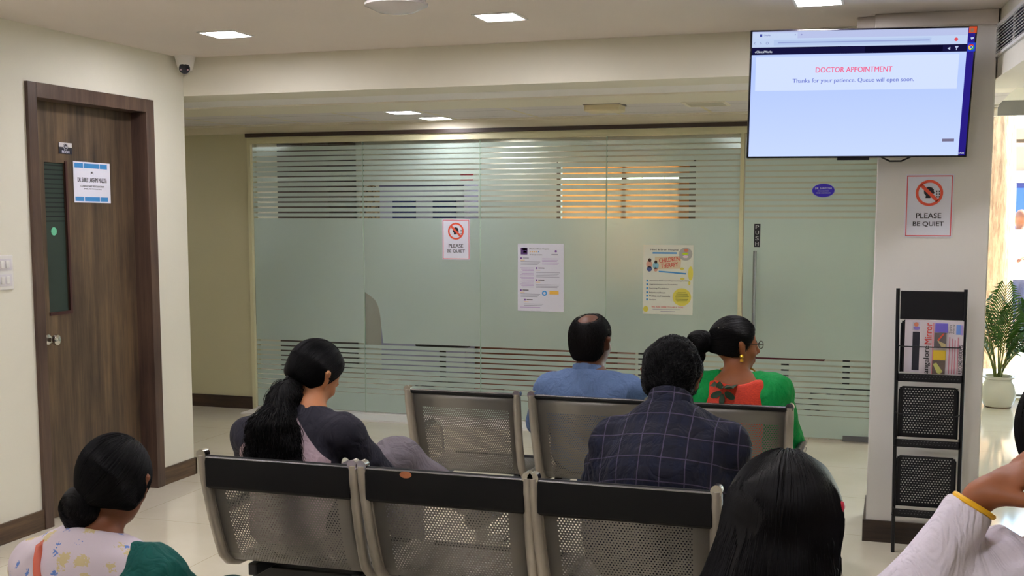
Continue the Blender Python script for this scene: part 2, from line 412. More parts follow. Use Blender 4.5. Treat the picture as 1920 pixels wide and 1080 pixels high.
wd = thing('wardrobe', 'tall dark brown wardrobe behind the left end of the frosted glass', 'cabinet', (-5.52, 10.75, 0))
boxes(((-.30, -.3, 0), (.27, .3, 2.29))).build('body', M['darkwood'], wd, bevel=.004)
boxes(((-.29, -.318, .08), (-.018, -.3, 2.27))).build('door', plain('wardrobe_door', (54, 42, 38), .4), wd)
boxes(((-.012, -.318, .08), (.26, -.3, 2.27))).build('door', plain('wardrobe_door', (54, 42, 38), .4), wd)
bx = thing('bookcase', 'blue and white glazed cabinet against the far office wall behind the glass', 'cabinet', (-4.37, 10.85, 0))
boxes(((-.44, -.2, 0), (.44, .2, 1.86))).build('body', plain('lilac_laminate', (168, 168, 196), .5), bx)
for xx in (-.30, .12):
    boxes(((xx, -.212, .75), (xx + .24, -.2, 1.70))).build('pane', plain('blue_pane', (30, 46, 110), .2), bx)
boxes(((-.44, -.21, 1.80), (.44, -.2, 1.86))).build('rail', plain('navy_rail', (70, 66, 110), .5), bx)
def wicker():
    n = N('brown_wicker'); co = n.coord(); w = n.n('ShaderNodeTexVoronoi'); n.set(w.inputs[0], co); w.inputs['Scale'].default_value = 40
    return n.done(n.pbsdf(n.ramp(w.outputs[0], [(.2, lin((60, 44, 34))), (.6, lin((190, 164, 126)))]), .7))
ws = thing('wicker_panel', 'arched brown wicker panel hung on the office wall left of the blue cabinet', 'wall hanging', (-5.09, 11.07, 0))
ar = [(-.125, 1.42), (.125, 1.42)] + [(.125 * math.cos(t), 1.66 + .20 * math.sin(t)) for t in np.linspace(0, PI, 13)]
MB().prism(ar, -.02, .02).build('panel', wicker(), ws)
pt = tag(boxes(((-4.13, 11.085, 1.90), (-4.00, 11.098, 2.0))).build('red_notice', plain('red_print', (196, 62, 70), .6)), 'small red and white notice on the far office wall behind glass', 'notice')
dk = thing('office_desk', 'reddish brown wooden desk standing behind the frosted glass', 'desk', (-2.66, 9.35, 0))
boxes(((-.62, -.3, .60), (.62, .42, .635))).build('desktop', M['redwood'], dk, bevel=.004)
boxes(((-.60, -.28, .16), (.60, -.26, .60))).build('modesty_panel', M['redwood'], dk)
boxes(((-.60, -.28, 0), (-.57, .4, .60))).build('side_panel', M['redwood'], dk)
boxes(((.57, -.28, 0), (.60, .4, .60))).build('side_panel', M['redwood'], dk)
mo = thing('desk_phone', 'small dark desk phone on the red brown desk behind the glass', 'phone', (-3.12, 9.25, .635))
MB().prism([(-.09, 0), (.09, 0), (.09, .05), (-.09, .02)], -.09, .09, 'YZ').build('base', M['black'], mo, bevel=.004)
MB().tube([(-.07, -.085, .045), (-.07, -.06, .062), (-.07, .05, .082), (-.07, .085, .075)], .018).build('handset', M['black'], mo)
def office_chair(loc, label, m1, m2, rz=0):
    c = thing('office_chair', label, 'chair', loc, 'office chairs behind the glass', (0, 0, rz))
    boxes(((-.24, -.24, .42), (.24, .22, .50))).build('seat', m1, c, bevel=.03, seg=3)
    boxes(((-.23, .20, .54), (.23, .27, .98))).build('backrest', m2, c, bevel=.03, seg=3)
    MB().tube([(0, 0, .08), (0, 0, .42)], .03).build('column', M['black'], c)
    for k in range(5):
        a = 2 * PI * k / 5
        MB().tube([(0, 0, .1), (.28 * math.cos(a), .28 * math.sin(a), .06), (.29 * math.cos(a), .29 * math.sin(a), .0)], [.025, .018, .02], 8).build('leg', M['black'], c)
    MB().box((-.03, .18, .44), (.03, .26, .60)).build('bracket', M['black'], c)
    return c
rm = plain('maroon_fabric', (120, 28, 44), .8); bm_ = plain('charcoal_fabric', (40, 38, 46), .8)
office_chair((-3.75, 9.6, 0), 'charcoal office chair behind the third glass pane, left of the desk', bm_, bm_, .4)
office_chair((-2.1, 10.2, 0), 'charcoal office chair standing behind the red brown desk', bm_, bm_, 2.9)
office_chair((-.80, 9.5, 0), 'maroon office chair behind the glass door, nearer its push handle', rm, rm, .5)
office_chair((-.36, 10.3, 0), 'maroon and charcoal office chair behind the right edge of the glass door', rm, bm_, -.4)

# ------------------------------------------------------------------ ceiling lights
lampm = N('led_diffuser'); _e = lampm.n('ShaderNodeEmission'); _e.inputs[0].default_value = (.98, .945, 1.0, 1); _e.inputs[1].default_value = LIGHT
lampm = lampm.done(_e.outputs[0])
low = N('led_diffuser_lower'); _e = low.n('ShaderNodeEmission'); _e.inputs[0].default_value = (.98, .945, 1.0, 1); _e.inputs[1].default_value = LIGHT * .4
low = low.done(_e.outputs[0])
def led(x, y, z, label, group, s=.092, first=[None]):
    if first[0] is None:
        t = thing('ceiling_light', label, 'ceiling light', (x, y, z), group)
        m = MB(); a, b = .092, .104
        m.box((-b, -b, -.006), (b, -a, 0)).box((-b, a, -.006), (b, b, 0)).box((-b, -a, -.006), (-a, a, 0)).box((a, -a, -.006), (b, a, 0))
        m.build('frame', M['white'], t)
        MB().box((-a, -a, -.0035), (a, a, -.0005)).build('diffuser', lampm, t)
        first[0] = t; return t
    t = copy_tree(first[0]); t.location = (x, y, z); t['label'] = label
    t['group'] = group
    if group == 'lights in the lower ceiling' or (group == 'office ceiling lights' and y > 10):
        d = [c for c in t.children if c.name.startswith('diffuser')][0]; d.data = d.data.copy(); d.data.materials[0] = low
    return t
g1 = 'square ceiling lights over the waiting area'
led(-3.245, 5.335, ZC, 'square recessed ceiling light nearest the security camera', g1)
led(-1.765, 5.27, ZC, 'square recessed ceiling light between the ceiling fan and the television', g1)
led(-.345, 5.31, ZC, 'square recessed ceiling light directly above the television', g1)
for y in (3.1, 1.1):  # unseen rows of lights added to fill the room
    for x in (-3.245, -1.765, -.345, 1.2):
        if y == 3.1 and x > 1: continue
        led(x, y, ZC, 'square ceiling light outside the picture, %s row behind the fan, %s' % ('first' if y > 3 else 'second', {-3.245: 'by the door wall', -1.765: 'second from the door wall', -.345: 'third from the door wall', 1.2: 'farthest from the door wall'}[x]), g1)
led(-3.21, 7.515, 2.253, 'square light in the lower tiled ceiling, left of the two', 'lights in the lower ceiling')
led(-3.18, 8.03, 2.253, 'square light in the lower tiled ceiling, the one closest to the glass partition', 'lights in the lower ceiling')
led(-5.9, 7.3, 2.253, 'square light in the lower ceiling of the side corridor, outside the picture', 'corridor lights')  # unseen lamp added to brighten the alcove wall
for x, y, l in ((-3.53, 10.90, 'square ceiling light seen through the top of the frosted glass'), (-5.2, 9.5, 'square office ceiling light hidden above the wardrobe side'),
                (-1.2, 9.6, 'square office ceiling light above the glass door side'), (-6.2, 10.2, 'square office ceiling light far left behind the alcove wall')):
    led(x, y, 2.30, l, 'office ceiling lights')
led(2.2, 9.0, 2.8, 'square ceiling light in the lobby near the shop front', 'lobby lights'); led(1.2, 7.4, 2.8, 'square ceiling light in the lobby behind the pillar', 'lobby lights')
# emergency light and flush panel in lower ceiling
el = thing('emergency_light', 'cream box-shaped emergency light under the lower tiled ceiling', 'light', (-1.775, 7.38, 2.253))
MB().box((-.115, -.09, -.05), (.115, .09, 0)).build('body', plain('aged_cream', (222, 208, 172), .5), el, bevel=.012, seg=3)
MB().box((-.12, -.095, -.010), (.12, .095, 0)).build('base', plain('grey_base', (130, 122, 118), .5), el)
av = thing('ceiling_panel', 'flush rectangular access panel in the lower tiled ceiling near the television', 'panel', (-1.16, 7.55, 2.253))
MB().box((-.135, -.14, -.006), (.135, -.12, 0)).box((-.135, .12, -.006), (.135, .14, 0)).box((-.135, -.12, -.006), (-.115, .12, 0)).box((.115, -.12, -.006), (.135, .12, 0)).build('frame', M['creamtrim'], av)
MB().box((-.115, -.12, -.003), (.115, .12, 0)).build('panel', plain('panel_grey', (190, 182, 160), .6), av)

# ------------------------------------------------------------------ ceiling fan
fan = thing('ceiling_fan', 'white ceiling fan with a round glossy hub at the top edge', 'fan', (-1.612, 3.72, ZC))
wm = plain('fan_white', (214, 208, 208), .12, spec=.7)
MB().lathe([(.055, 0), (.06, -.012), (.05, -.05), (.02, -.062)], (0, 0, 0), 32).build('canopy', wm, fan)
MB().tube([(0, 0, -.05), (0, 0, -.14)], .011).build('down_rod', wm, fan)
MB().lathe([(.03, -.125), (.085, -.132), (.098, -.142), (.099, -.205), (.106, -.209), (.106, -.216), (.092, -.222), (.062, -.236), (.02, -.242), (.002, -.243)], (0, 0, 0), 48).build('motor_housing', wm, fan)
for k in range(3):
    a = 2 * PI * k / 3 + math.radians(113)
    d = Vector((math.cos(a), math.sin(a), 0)); p = Vector((-d.y, d.x, 0)); zb = Vector((0, 0, -.128))
    vs = []
    for (r, w) in ((.16, .05), (.2, .06), (.55, .058), (.6, .04)):
        for sgn, dz in ((-1, -.006), (1, .006)):
            for t in (-.002, .002): vs.append(d * r + p * w * sgn + zb + Vector((0, 0, dz + t)))
    fs = []
    for i in range(3):
        o = i * 4; fs += [(o, o + 2, o + 6, o + 4), (o + 1, o + 5, o + 7, o + 3), (o, o + 4, o + 5, o + 1), (o + 2, o + 3, o + 7, o + 6)]
    fs += [(0, 1, 3, 2), (12, 14, 15, 13)]
    bl_ = MB().add(vs, fs).build('blade', wm, fan)
    MB().add([tuple(d * r + p * w * s + zb + Vector((0, 0, z))) for r in (.09, .2) for s, w in ((-1, .02), (1, .02)) for z in (-.004, .004)],
             [(0, 2, 6, 4), (1, 5, 7, 3), (0, 4, 5, 1), (2, 3, 7, 6), (0, 1, 3, 2), (4, 6, 7, 5)]).build('blade_arm', wm, bl_)

# ------------------------------------------------------------------ security camera
cc = thing('security_camera', 'white dome security camera under the ceiling beside the beam end', 'camera', (-3.915, 5.99, ZC))
MB().lathe([(.058, 0), (.058, -.006), (.047, -.055), (.040, -.078), (.028, -.084)], (0, 0, 0), 32).build('base', M['white'], cc)
hd = Vector((.5, -1, -.35)).normalized(); ctr = Vector((.008, -.018, -.070))
_m = MB().lathe([(.0015, -.034), (.018, -.029), (.029, -.017), (.0335, 0), (.031, .011)], (0, 0, 0), 28); b_ = _m.build('ball', M['white'], cc); b_.location = ctr; b_.rotation_euler = (hd).to_track_quat('Z', 'Y').to_euler()
MB().lathe([(.0312, .009), (.0312, .016), (.026, .021), (.002, .024)], (0, 0, 0), 28).build('lens', plain('lens_black', (22, 24, 42), .12), b_)
for s in (-1, 1):
    MB().lathe([(.005, .0205), (.005, .023), (.001, .0235)], (.019 * s, -.006, 0), 12).build('led', plain('pinkish_led', (214, 180, 184), .3), b_)

# ------------------------------------------------------------------ switches by the door
sw = thing('switch_plate', 'white two-gang switch plate on the wall left of the door', 'switch', (XL, 4.53, 1.285))
boxes(((0, -.07, -.082), (.010, .066, .082))).build('plate', M['white'], sw, bevel=.004)
for zc, nm in ((.038, 'rocker'), (-.036, 'rocker')):
    boxes(((.010, -.05, zc - .028), (.0125, .052, zc + .028))).build('module', plain('switch_module', (222, 218, 222), .3), sw, bevel=.001)
    for yy in (-.012, .022):
        boxes(((.0125, yy - .012, zc - .018), (.019, yy + .010, zc + .018))).build('rocker', M['white'], sw, bevel=.003)

# ------------------------------------------------------------------ printed boards
def text_mesh(s, bold=0.0):
    cu = bpy.data.curves.new('t', 'FONT'); cu.body = s; cu.size = 1; cu.offset = bold; cu.resolution_u = 3
    o = bpy.data.objects.new('t', cu); C.objects.link(o)
    dg = bpy.context.evaluated_depsgraph_get(); me = bpy.data.meshes.new_from_object(o.evaluated_get(dg))
    v = np.array([x.co[:2] for x in me.vertices]); f = [tuple(p.vertices) for p in me.polygons]
    bpy.data.objects.remove(o); bpy.data.curves.remove(cu); bpy.data.meshes.remove(me)
    return v, f
class Board:
    """flat print; x to the right, y up, metres from the centre"""
    def __init__(s, right, up, out): s.R, s.U, s.O = Vector(right), Vector(up), Vector(out); s.mb = {}; s.k = 0
    def P(s, x, y, d): return tuple(s.R * x + s.U * y + s.O * d)
    def layer(s, part): return s.mb.setdefault(part, [MB(), []])
    def poly(s, part, pts, mat, d, faces=None):
        mb, mats = s.layer(part)
        if mat not in mats: mats.append(mat)
        mb.m = mats.index(mat)
        mb.add([s.P(x, y, d) for x, y in pts], faces or [tuple(range(len(pts)))])
    def rect(s, part, x0, y0, x1, y1, mat, d=.0006): s.poly(part, [(x0, y0), (x1, y0), (x1, y1), (x0, y1)], mat, d)
    def ell(s, part, cx, cy, rx, ry, mat, d=.0006, n=32): s.poly(part, [(cx + rx * math.cos(2 * PI * k / n), cy + ry * math.sin(2 * PI * k / n)) for k in range(n)], mat, d)
    def ring(s, part, cx, cy, r0, r1, mat, d=.0006, n=40):
        pts = [(cx + r * math.cos(2 * PI * k / n), cy + r * math.sin(2 * PI * k / n)) for r in (r0, r1) for k in range(n)]
        s.poly(part, pts, mat, d, [(k, (k + 1) % n, n + (k + 1) % n, n + k) for k in range(n)])
    def text(s, part, st, cx, cy, w, h, mat, d=.0009, bold=.01, rot=0, stack=False):
        v, f = text_mesh(st); mn, mx = v.min(0), v.max(0)
        v = (v - (mn + mx) / 2) / (mx - mn) * np.array([w, h])
        c, sn = math.cos(rot), math.sin(rot); v = v @ np.array([[c, sn], [-sn, c]]) + np.array([cx, cy])
        for k_ in ((-1, 1) if bold > .002 else (0,)):      # two strikes give a bold face
            o_ = k_ * h * .022; s.poly(part, [(x[0] + o_ * c, x[1] + o_ * sn) for x in v], mat, d + k_ * .00005, f)
    def finish(s, parent):
        for part, (mb, mats) in s.mb.items():
            me = bpy.data.meshes.new(part); me.from_pydata(mb.v, [], mb.f)
            for m in mats: me.materials.append(m)
            me.polygons.foreach_set('material_index', mb.mi)
            o = bpy.data.objects.new(part, me); C.objects.link(o); o.parent = parent
def sheet(name, label, cat, loc, right, out, w, h, mat, t=.002, group=None, tilt=0):
    R, O = Vector(right), Vector(out); U = Vector((0, 0, 1))
    if tilt: R, U = R * math.cos(tilt) + U * math.sin(tilt), U * math.cos(tilt) - R * math.sin(tilt)
    o = thing(name, label, cat, loc, group)
    vs = [tuple(R * x + U * y + O * z) for z in (-t, 0) for x, y in ((-w / 2, -h / 2), (w / 2, -h / 2), (w / 2, h / 2), (-w / 2, h / 2))]
    MB().add(vs, [(0, 3, 2, 1), (4, 5, 6, 7), (0, 1, 5, 4), (1, 2, 6, 5), (2, 3, 7, 6), (3, 0, 4, 7)]).build('sheet', mat, o, smooth=20)
    return o, Board(R, U, O)
FX, FO = (1, 0, 0), (0, -1, 0)
head_poly = [(-.30, -.42), (.10, -.42), (.12, -.22), (.30, -.20), (.33, -.05), (.44, -.02), (.34, .14), (.34, .30), (.18, .46), (-.08, .52), (-.32, .42), (-.44, .20), (-.42, -.05), (-.28, -.22)]
def quiet_sign(label, loc, w, h):
    o, b = sheet('quiet_sign', label, 'sign', loc, FX, FO, w, h, M['paper'], group='please be quiet signs')
    pk = plain('red_border', (232, 104, 112), .6)
    bw = .022 * w; g = .025 * w
    X, Y = w / 2 - g, h / 2 - g
    for r in ((-X, -Y, X, -Y + bw), (-X, Y - bw, X, Y), (-X, -Y, -X + bw, Y), (X - bw, -Y, X, Y)): b.rect('border', *r, pk)
    cy = h * .205; R = w * .285
    b.poly('pictogram', [(x * R * .92, cy + y * R * .92) for x, y in head_poly], M['ink'], .0008)
    for k in range(3):
        for q in range(3):
            b.rect('pictogram', R * (.50 + .1 * k), cy - R * (.35 - .2 * q), R * (.56 + .1 * k), cy - R * (.22 - .2 * q), M['ink'], .0007)
    rd = plain('orange_red_ink', (236, 92, 66), .6)
    b.ring('pictogram', 0, cy, R * .80, R, rd, .0012)
    a = R * .62; t = R * .09
    b.poly('pictogram', [(-a - t, cy + a - t), (-a + t, cy + a + t), (a + t, cy - a + t), (a - t, cy - a - t)], rd, .0012)
    b.text('lettering', 'PLEASE', 0, -h * .155, w * .52, h * .085, M['ink'], bold=.012)
    b.text('lettering', 'BE QUIET', 0, -h * .29, w * .64, h * .085, M['ink'], bold=.012)
    b.finish(o); return o
quiet_sign('please be quiet sign taped to the frosted glass partition', (-3.138, YP - .004, 1.374), .222, .304)
quiet_sign('please be quiet sign on the white pillar under the television', (.1425, 5.782, 1.596), .209, .288)

LIL = plain('lilac_ink', (190, 160, 214), .6); BLU = plain('blue_ink', (70, 150, 214), .6); YEL = plain('yellow_ink', (226, 214, 90), .6)
PUR = plain('purple_ink', (120, 70, 160), .6); ORA = plain('amber_ink', (240, 190, 84), .6); RED = plain('red_ink', (214, 62, 58), .6)
# review poster
w, h = .353, .497
o, b = sheet('review_poster', 'white poster of printed reviews with orange tag on the frosted glass', 'poster', (-2.4745, YP - .004, 1.0985), FX, FO, w, h, M['paper'])
def px(x, y): return ((x - 328) / 445 * w, (470 - y) / 670 * h)      # poster artwork grid
def bar(x0, y0, x1, y1, mat): a = px(x0, y1); c = px(x1, y0); b.rect('print', a[0], a[1], c[0], c[1], mat)
bar(135, 175, 200, 242, plain('photo_violet', (96, 60, 130), .5)); bar(150, 178, 198, 200, plain('photo_pink', (214, 130, 200), .5)); bar(160, 205, 192, 225, plain('photo_dark', (28, 24, 44), .5))
c = px(314, 187); b.text('lettering', 'Mind and Brain Hospital', c[0], c[1], .150, .011, M['ink'])
for k in range(5):
    c = px(228 + k * 20, 212); b.text('lettering', '\u2605', c[0], c[1], .013, .012, ORA if k < 4 else BLU)
c = px(282, 244); b.text('lettering', '97 Google reviews', c[0], c[1], .096, .010, M['ink'])
c = px(474, 207); b.ell('print', c[0], c[1], .009, .008, PUR); c = px(463, 240); b.rect('print', c[0] - .025, c[1] - .003, c[0] + .025, c[1] + .003, M['greyink'])
def lines(x0, x1, y0, n, mat, st=14, hh=4, right=False):
    for k in range(n):
        j = (k * 37 % 5) * 6
        bar(x0 + (j if right else 0), y0 + k * st, x1 - (0 if right else j), y0 + k * st + hh, mat)
lines(135, 325, 312, 3, M['greyink']); lines(342, 510, 280, 5, LIL); lines(128, 262, 372, 6, LIL, right=True); lines(128, 262, 465, 8, LIL, right=True)
lines(285, 515, 418, 4, M['greyink']); lines(285, 515, 538, 3, M['greyink']); lines(135, 325, 632, 3, M['greyink']); lines(168, 355, 732, 2, M['greyink']); bar(128, 764, 325, 770, LIL)
for (x, y) in ((139, 278), (290, 376), (290, 495), (137, 597), (177, 693)):
    c = px(x, y); b.ell('print', c[0], c[1], .007, .0068, PUR); bar(x + 16, y - 5, x + 75, y + 3, M['ink'] if y > 300 else M['greyink']); bar(x - 8, y + 18, x + 35, y + 22, ORA)
bar(415, 600, 503, 634, ORA); c = px(366, 624); b.ring('print', c[0], c[1], .010, .019, plain('sky_ink', (50, 160, 236), .6))
b.finish(o)
# therapy poster
w, h = .359, .495
o, b = sheet('therapy_poster', 'white and yellow children therapy poster on the frosted glass above the seated men', 'poster', (-1.5295, YP - .004, 1.0985), FX, FO, w, h, plain('poster_stock', (226, 228, 214), .5))
def px(x, y): return ((x - 1565) / 468 * w, (495 - y) / 680 * h)
c = px(1530, 204); b.text('lettering', 'Mind & Brain Hospital', c[0], c[1], .2, .014, M['ink'])
bar(1418, 226, 1645, 242, BLU)
c = px(1726, 243); b.ell('print', c[0], c[1], .048, .046, plain('grey_photo', (176, 176, 170), .6)); b.ell('print', c[0] - .002, c[1] + .002, .022, .008, plain('lime', (200, 230, 40), .6), .001)
b.ell('print', c[0], c[1] - .018, .019, .010, plain('pinkwhite', (232, 214, 220), .6), .001); b.ell('print', c[0] + .004, c[1] + .026, .016, .012, plain('orange_skin', (214, 130, 100), .6), .001)
pb = plain('pale_band', (222, 204, 170), .6)
q = [px(1440, 275), px(1690, 262), px(1680, 385), px(1450, 395)]; b.poly('print', q, pb, .0004)
c = px(1575, 298); b.text('lettering', 'CHILDREN', c[0], c[1], .145, .031, RED, bold=.012, rot=.12)
c = px(1578, 352); b.text('lettering', 'THERAPY', c[0], c[1], .122, .031, RED, bold=.012, rot=.12)
for (x, y, r, m) in ((1392, 305, .012, 'a'), (1388, 345, .022, 'b'), (1390, 390, .018, 'c'), (1450, 322, .010, 'a'), (1450, 358, .022, 'd'), (1450, 395, .014, 'b')):
    mm = {'a': plain('hair_ink', (70, 44, 36), .6), 'b': plain('peach_ink', (222, 170, 150), .6), 'c': plain('denim_ink', (70, 90, 140), .6), 'd': plain('aqua_ink', (140, 190, 210), .6)}[m]
    c = px(x, y); b.ell('print', c[0], c[1], r, r * 1.1, mm, .0007)
c0 = px(1478, 412); c1 = px(1735, 432); b.poly('print', [(c0[0], c0[1] + .004), (c0[0], c0[1] - .006), (c1[0], c1[1] - .006), (c1[0], c1[1] + .004)], BLU, .0006)
for k, (y, t, wd_) in enumerate(((506, 'Attention Deficit and Hyperactivity(ADHD)', 372), (543, 'Aggressiveness and Irritability', 265), (581, 'Learning Disabilities', 180), (621, 'Behavioural Issues', 152), (656, 'Phobias and Insomnia', 195), (691, 'Autism', 62))):
    c = px(1372, y); b.rect('print', c[0] - .007, c[1] - .007, c[0] + .007, c[1] + .007, BLU)
    c = px(1392 + wd_ / 2, y); b.text('lettering', t, c[0], c[1], wd_ / 468 * w, .0105, M['ink'])
c = px(1697, 662); b.ell('print', c[0], c[1], .066, .063, YEL)
for k in range(8): c = px(1697, 618 + k * 13); ww = [.03, .04, .045, .05, .045, .045, .04, .035][k]; b.rect('print', c[0] - ww, c[1] - .0016, c[0] + ww, c[1] + .0016, plain('olive_ink', (120, 130, 50), .6), .001)
for (x, y, rx, ry) in ((1775, 430, .018, .05), (1695, 385, .014, .009), (1700, 482, .016, .008), (1765, 525, .008, .014), (1360, 785, .019, .021)):
    c = px(x, y); b.ell('print', c[0], c[1], rx, ry, YEL, .0005)
c = px(1562, 763); b.text('lettering', 'WE ARE HERE TO HELP YOU', c[0], c[1], .228, .011, RED, bold=.02)
bar(1425, 783, 1685, 787, M['greyink']); bar(1500, 802, 1635, 806, M['greyink'])
b.finish(o)
# push label
o, b = sheet('push_label', 'narrow black PUSH label above the long handle of the glass door', 'label', (-.911, YP - .004, 1.416), FX, FO, .042, .160, plain('black_label', (24, 24, 34), .4))
for k, ch in enumerate('PUSH'): b.text('lettering', ch, 0, .058 - k * .0385, .022, .026, plain('pale_label_ink', (206, 206, 210), .5))
b.finish(o)
# oval sticker
o = thing('oval_sticker', 'violet blue oval sticker with white text on the glass door', 'sticker', (-.4745, YP - .004, 1.7225))
vi = plain('violet_sticker', (58, 34, 214), .4)
MB().prism([(.077 * math.cos(2 * PI * k / 40), .048 * math.sin(2 * PI * k / 40)) for k in range(40)], -.0005, .001).build('disc', plain('sticker_rim', (190, 200, 236), .4), o)
b = Board(FX, (0, 0, 1), FO); b.ell('print', 0, 0, .073, .045, vi, .0009, 40)
wi = plain('white_ink', (226, 228, 246), .5)
b.text('lettering', 'DR. SANTOSH', 0, .014, .108, .014, wi, .0014, .01); b.text('lettering', 'PSYCHIATRIST', 0, -.004, .075, .007, wi, .0014); b.text('lettering', 'MIND AND BRAIN', 0, -.017, .095, .007, wi, .0014)
b.finish(o)
# door sign, room plate, round sticker
dx = XL - .085
o, b = sheet('doctor_name_sign', 'white paper sign with blue bands and a doctor name on the brown door', 'sign', (dx + .004, 5.320, 1.726), (0, 1, 0), (1, 0, 0), .300, .213, M['paper'], tilt=-.005)
bb = plain('band_blue', (60, 140, 206), .6)
for x0, x1 in ((-.142, -.072), (-.066, .058), (.064, .125)):
    b.rect('print', x0, .074, x1, .099, bb); b.rect('print', x0, -.099, x1, -.076, bb)
b.ell('print', -.002, .051, .006, .004, M['ink']); b.ring('print', -.002, .047, .012, .013, M['greyink'])
b.text('lettering', 'DR. SHREE LAKSHMI MALLYA', 0, .013, .238, .024, M['ink'], bold=.008)
b.text('lettering', 'CONSULTANT PSYCHIATRIST', 0, -.020, .195, .009, M['ink']); b.text('lettering', '(MBBS, MD PSYCHIATRY)', 0, -.035, .145, .008, M['ink'])
b.finish(o)
o, b = sheet('room_plate', 'small black and white ROOM plate high on the brown door', 'sign', (dx + .004, 5.115, 1.895), (0, 1, 0), (1, 0, 0), .100, .057, plain('plate_navy', (34, 34, 48), .4), tilt=-.005)
b.rect('print', -.050, .006, .050, .0285, plain('plate_white', (204, 202, 206), .5), .0006)
b.ell('print', 0, .008, .019, .0175, plain('plate_navy', (34, 34, 48), .4), .001); b.ring('print', 0, .008, .014, .016, wi, .0013)
b.text('lettering', '1A', 0, .008, .016, .013, wi, .0016); b.text('lettering', 'ROOM', 0, -.018, .056, .013, wi, .0012, .01)
b.finish(o)
st = thing('round_sticker', 'small mint green round sticker on the dark glass strip of the door', 'sticker', (XL - .0935, 5.017, 1.472))
MB().lathe([(.021, -.001), (.021, .0015), (.001, .0016)], (0, 0, 0), 24, 'X').build('disc', plain('mint', (110, 200, 160), .4), st)

# ------------------------------------------------------------------ television
TVC = Vector((-.1733, 5.5371, 2.0883)); yaw, tilt = .18528, .17888
Rv = Vector((math.cos(yaw), math.sin(yaw), 0)); Bv = Vector((-math.sin(yaw), math.cos(yaw), 0))
Uv = Vector((0, 0, 1)) * math.cos(tilt) - Bv * math.sin(tilt); Ov = Rv.cross(Uv)   # out of the screen
tv = bpy.data.objects.new('television', None); C.objects.link(tv)
tv.matrix_world = Matrix(((Rv.x, -Ov.x, Uv.x, TVC.x), (Rv.y, -Ov.y, Uv.y, TVC.y), (Rv.z, -Ov.z, Uv.z, TVC.z), (0, 0, 0, 1)))
tag(tv, 'large wall television showing DOCTOR APPOINTMENT, mounted on the white pillar', 'television')
TW, TH = .965, .565
bz = plain('tv_bezel', (18, 16, 26), .2)
boxes(((-TW / 2, 0, -TH / 2), (TW / 2, .03, TH / 2))).build('case', bz, tv, bevel=.004)
boxes(((-TW / 2 + .2, .03, -TH / 2 + .06), (TW / 2 - .2, .055, TH / 2 - .1))).build('rear_housing', M['black'], tv, bevel=.01)
b = Board((1, 0, 0), (0, 0, 1), (0, -1, 0))
def E_(nm, rgb, s=.47): return emit('screen_' + nm, rgb, s)
def grad_mat():
    n = N('screen_page'); x = n.sep(n.coord())
    f = n.math('ADD', n.math('MULTIPLY', x[2], 1.2), .5)
    e = n.n('ShaderNodeEmission'); n.set(e.inputs[0], n.ramp(f, [(.15, lin((192, 208, 252))), (.62, lin((172, 192, 250))), (.8, lin((188, 204, 250)))])); e.inputs[1].default_value = .60; return n.done(e.outputs[0])
# screen pixels: photo crop 3.374x, map (x,y) of the crop onto the panel
def sx(x): return (x - 85) / (1505 - 85) * TW - TW / 2
def sy(y): return TH / 2 - (y - 188) / (985 - 188) * TH
def srect(part, x0, y0, x1, y1, mat, d=.0006): b.rect(part, sx(x0), sy(y1), sx(x1), sy(y0), mat, d)
srect('screen', 97, 197, 1478, 972, grad_mat(), .0004)
srect('screen_image', 97, 197, 1478, 240, E_('tabs', (196, 206, 246))); srect('screen_image', 97, 205, 385, 240, E_('tab', (208, 224, 255)), .0009)
srect('screen_image', 97, 240, 1478, 293, E_('bar', (204, 222, 255))); srect('screen_image', 97, 293, 1478, 338, E_('dark', (24, 22, 66)))
srect('screen_image', 815, 298, 1300, 334, E_('dark2', (12, 10, 44)), .0008)
srect('screen_image', 235, 250, 1225, 282, E_('url', (192, 212, 250)), .0009)
srect('screen_image', 125, 352, 1405, 560, E_('card', (210, 224, 255), .54), .0009)
srect('screen_image', 1448, 197, 1492, 972, E_('side', (44, 32, 140)), .001)
srect('screen_image', 1452, 190, 1500, 228, E_('orange', (214, 84, 50)), .0014); srect('screen_image', 1452, 286, 1500, 338, E_('tile', (40, 70, 214)), .0014)
srect('screen_image', 1462, 200, 1482, 222, E_('orange2', (150, 110, 90)), .0018)
srect('screen_image', 1340, 868, 1415, 886, E_('tag', (128, 122, 150)), .0016); srect('screen_image', 145, 212, 160, 228, E_('fav', (70, 80, 170)), .0014)
cx_, cy_ = sx(1474), sy(312)
for k, col in enumerate(((226, 60, 50), (240, 200, 60), (60, 170, 90))):
    pts = [(cx_, cy_)] + [(cx_ + .0125 * math.cos(t), cy_ + .0125 * math.sin(t)) for t in np.linspace(PI / 6 + k * 2 * PI / 3, PI / 6 + (k + 1) * 2 * PI / 3, 9)]
    b.poly('screen_image', pts, E_('c%d' % k, col), .002)
b.ell('screen_image', cx_, cy_, .0065, .0065, E_('cw', (240, 244, 255)), .0022, 20); b.ell('screen_image', cx_, cy_, .0048, .0048, E_('cb', (50, 100, 230)), .0024, 20)
b.ell('screen_image', sx(1378), sy(264), .008, .008, E_('avatar', (236, 90, 100)), .0016, 20)
pts = [(sx(1372), sy(304)), (sx(1398), sy(304)), (sx(1388), sy(318)), (sx(1388), sy(328)), (sx(1382), sy(328)), (sx(1382), sy(318))]
b.poly('screen_image', pts, E_('funnel', (200, 214, 250)), .0016)
b.poly('screen_image', [(sx(1328), sy(318)), (sx(1345), sy(308)), (sx(1345), sy(326))], E_('funnel', (200, 214, 250)), .0016)
b.poly('screen_image', [(sx(1466), sy(254)), (sx(1486), sy(252)), (sx(1484), sy(262)), (sx(1472), sy(268)), (sx(1468), sy(262))], E_('funnel', (200, 214, 250)), .0016)
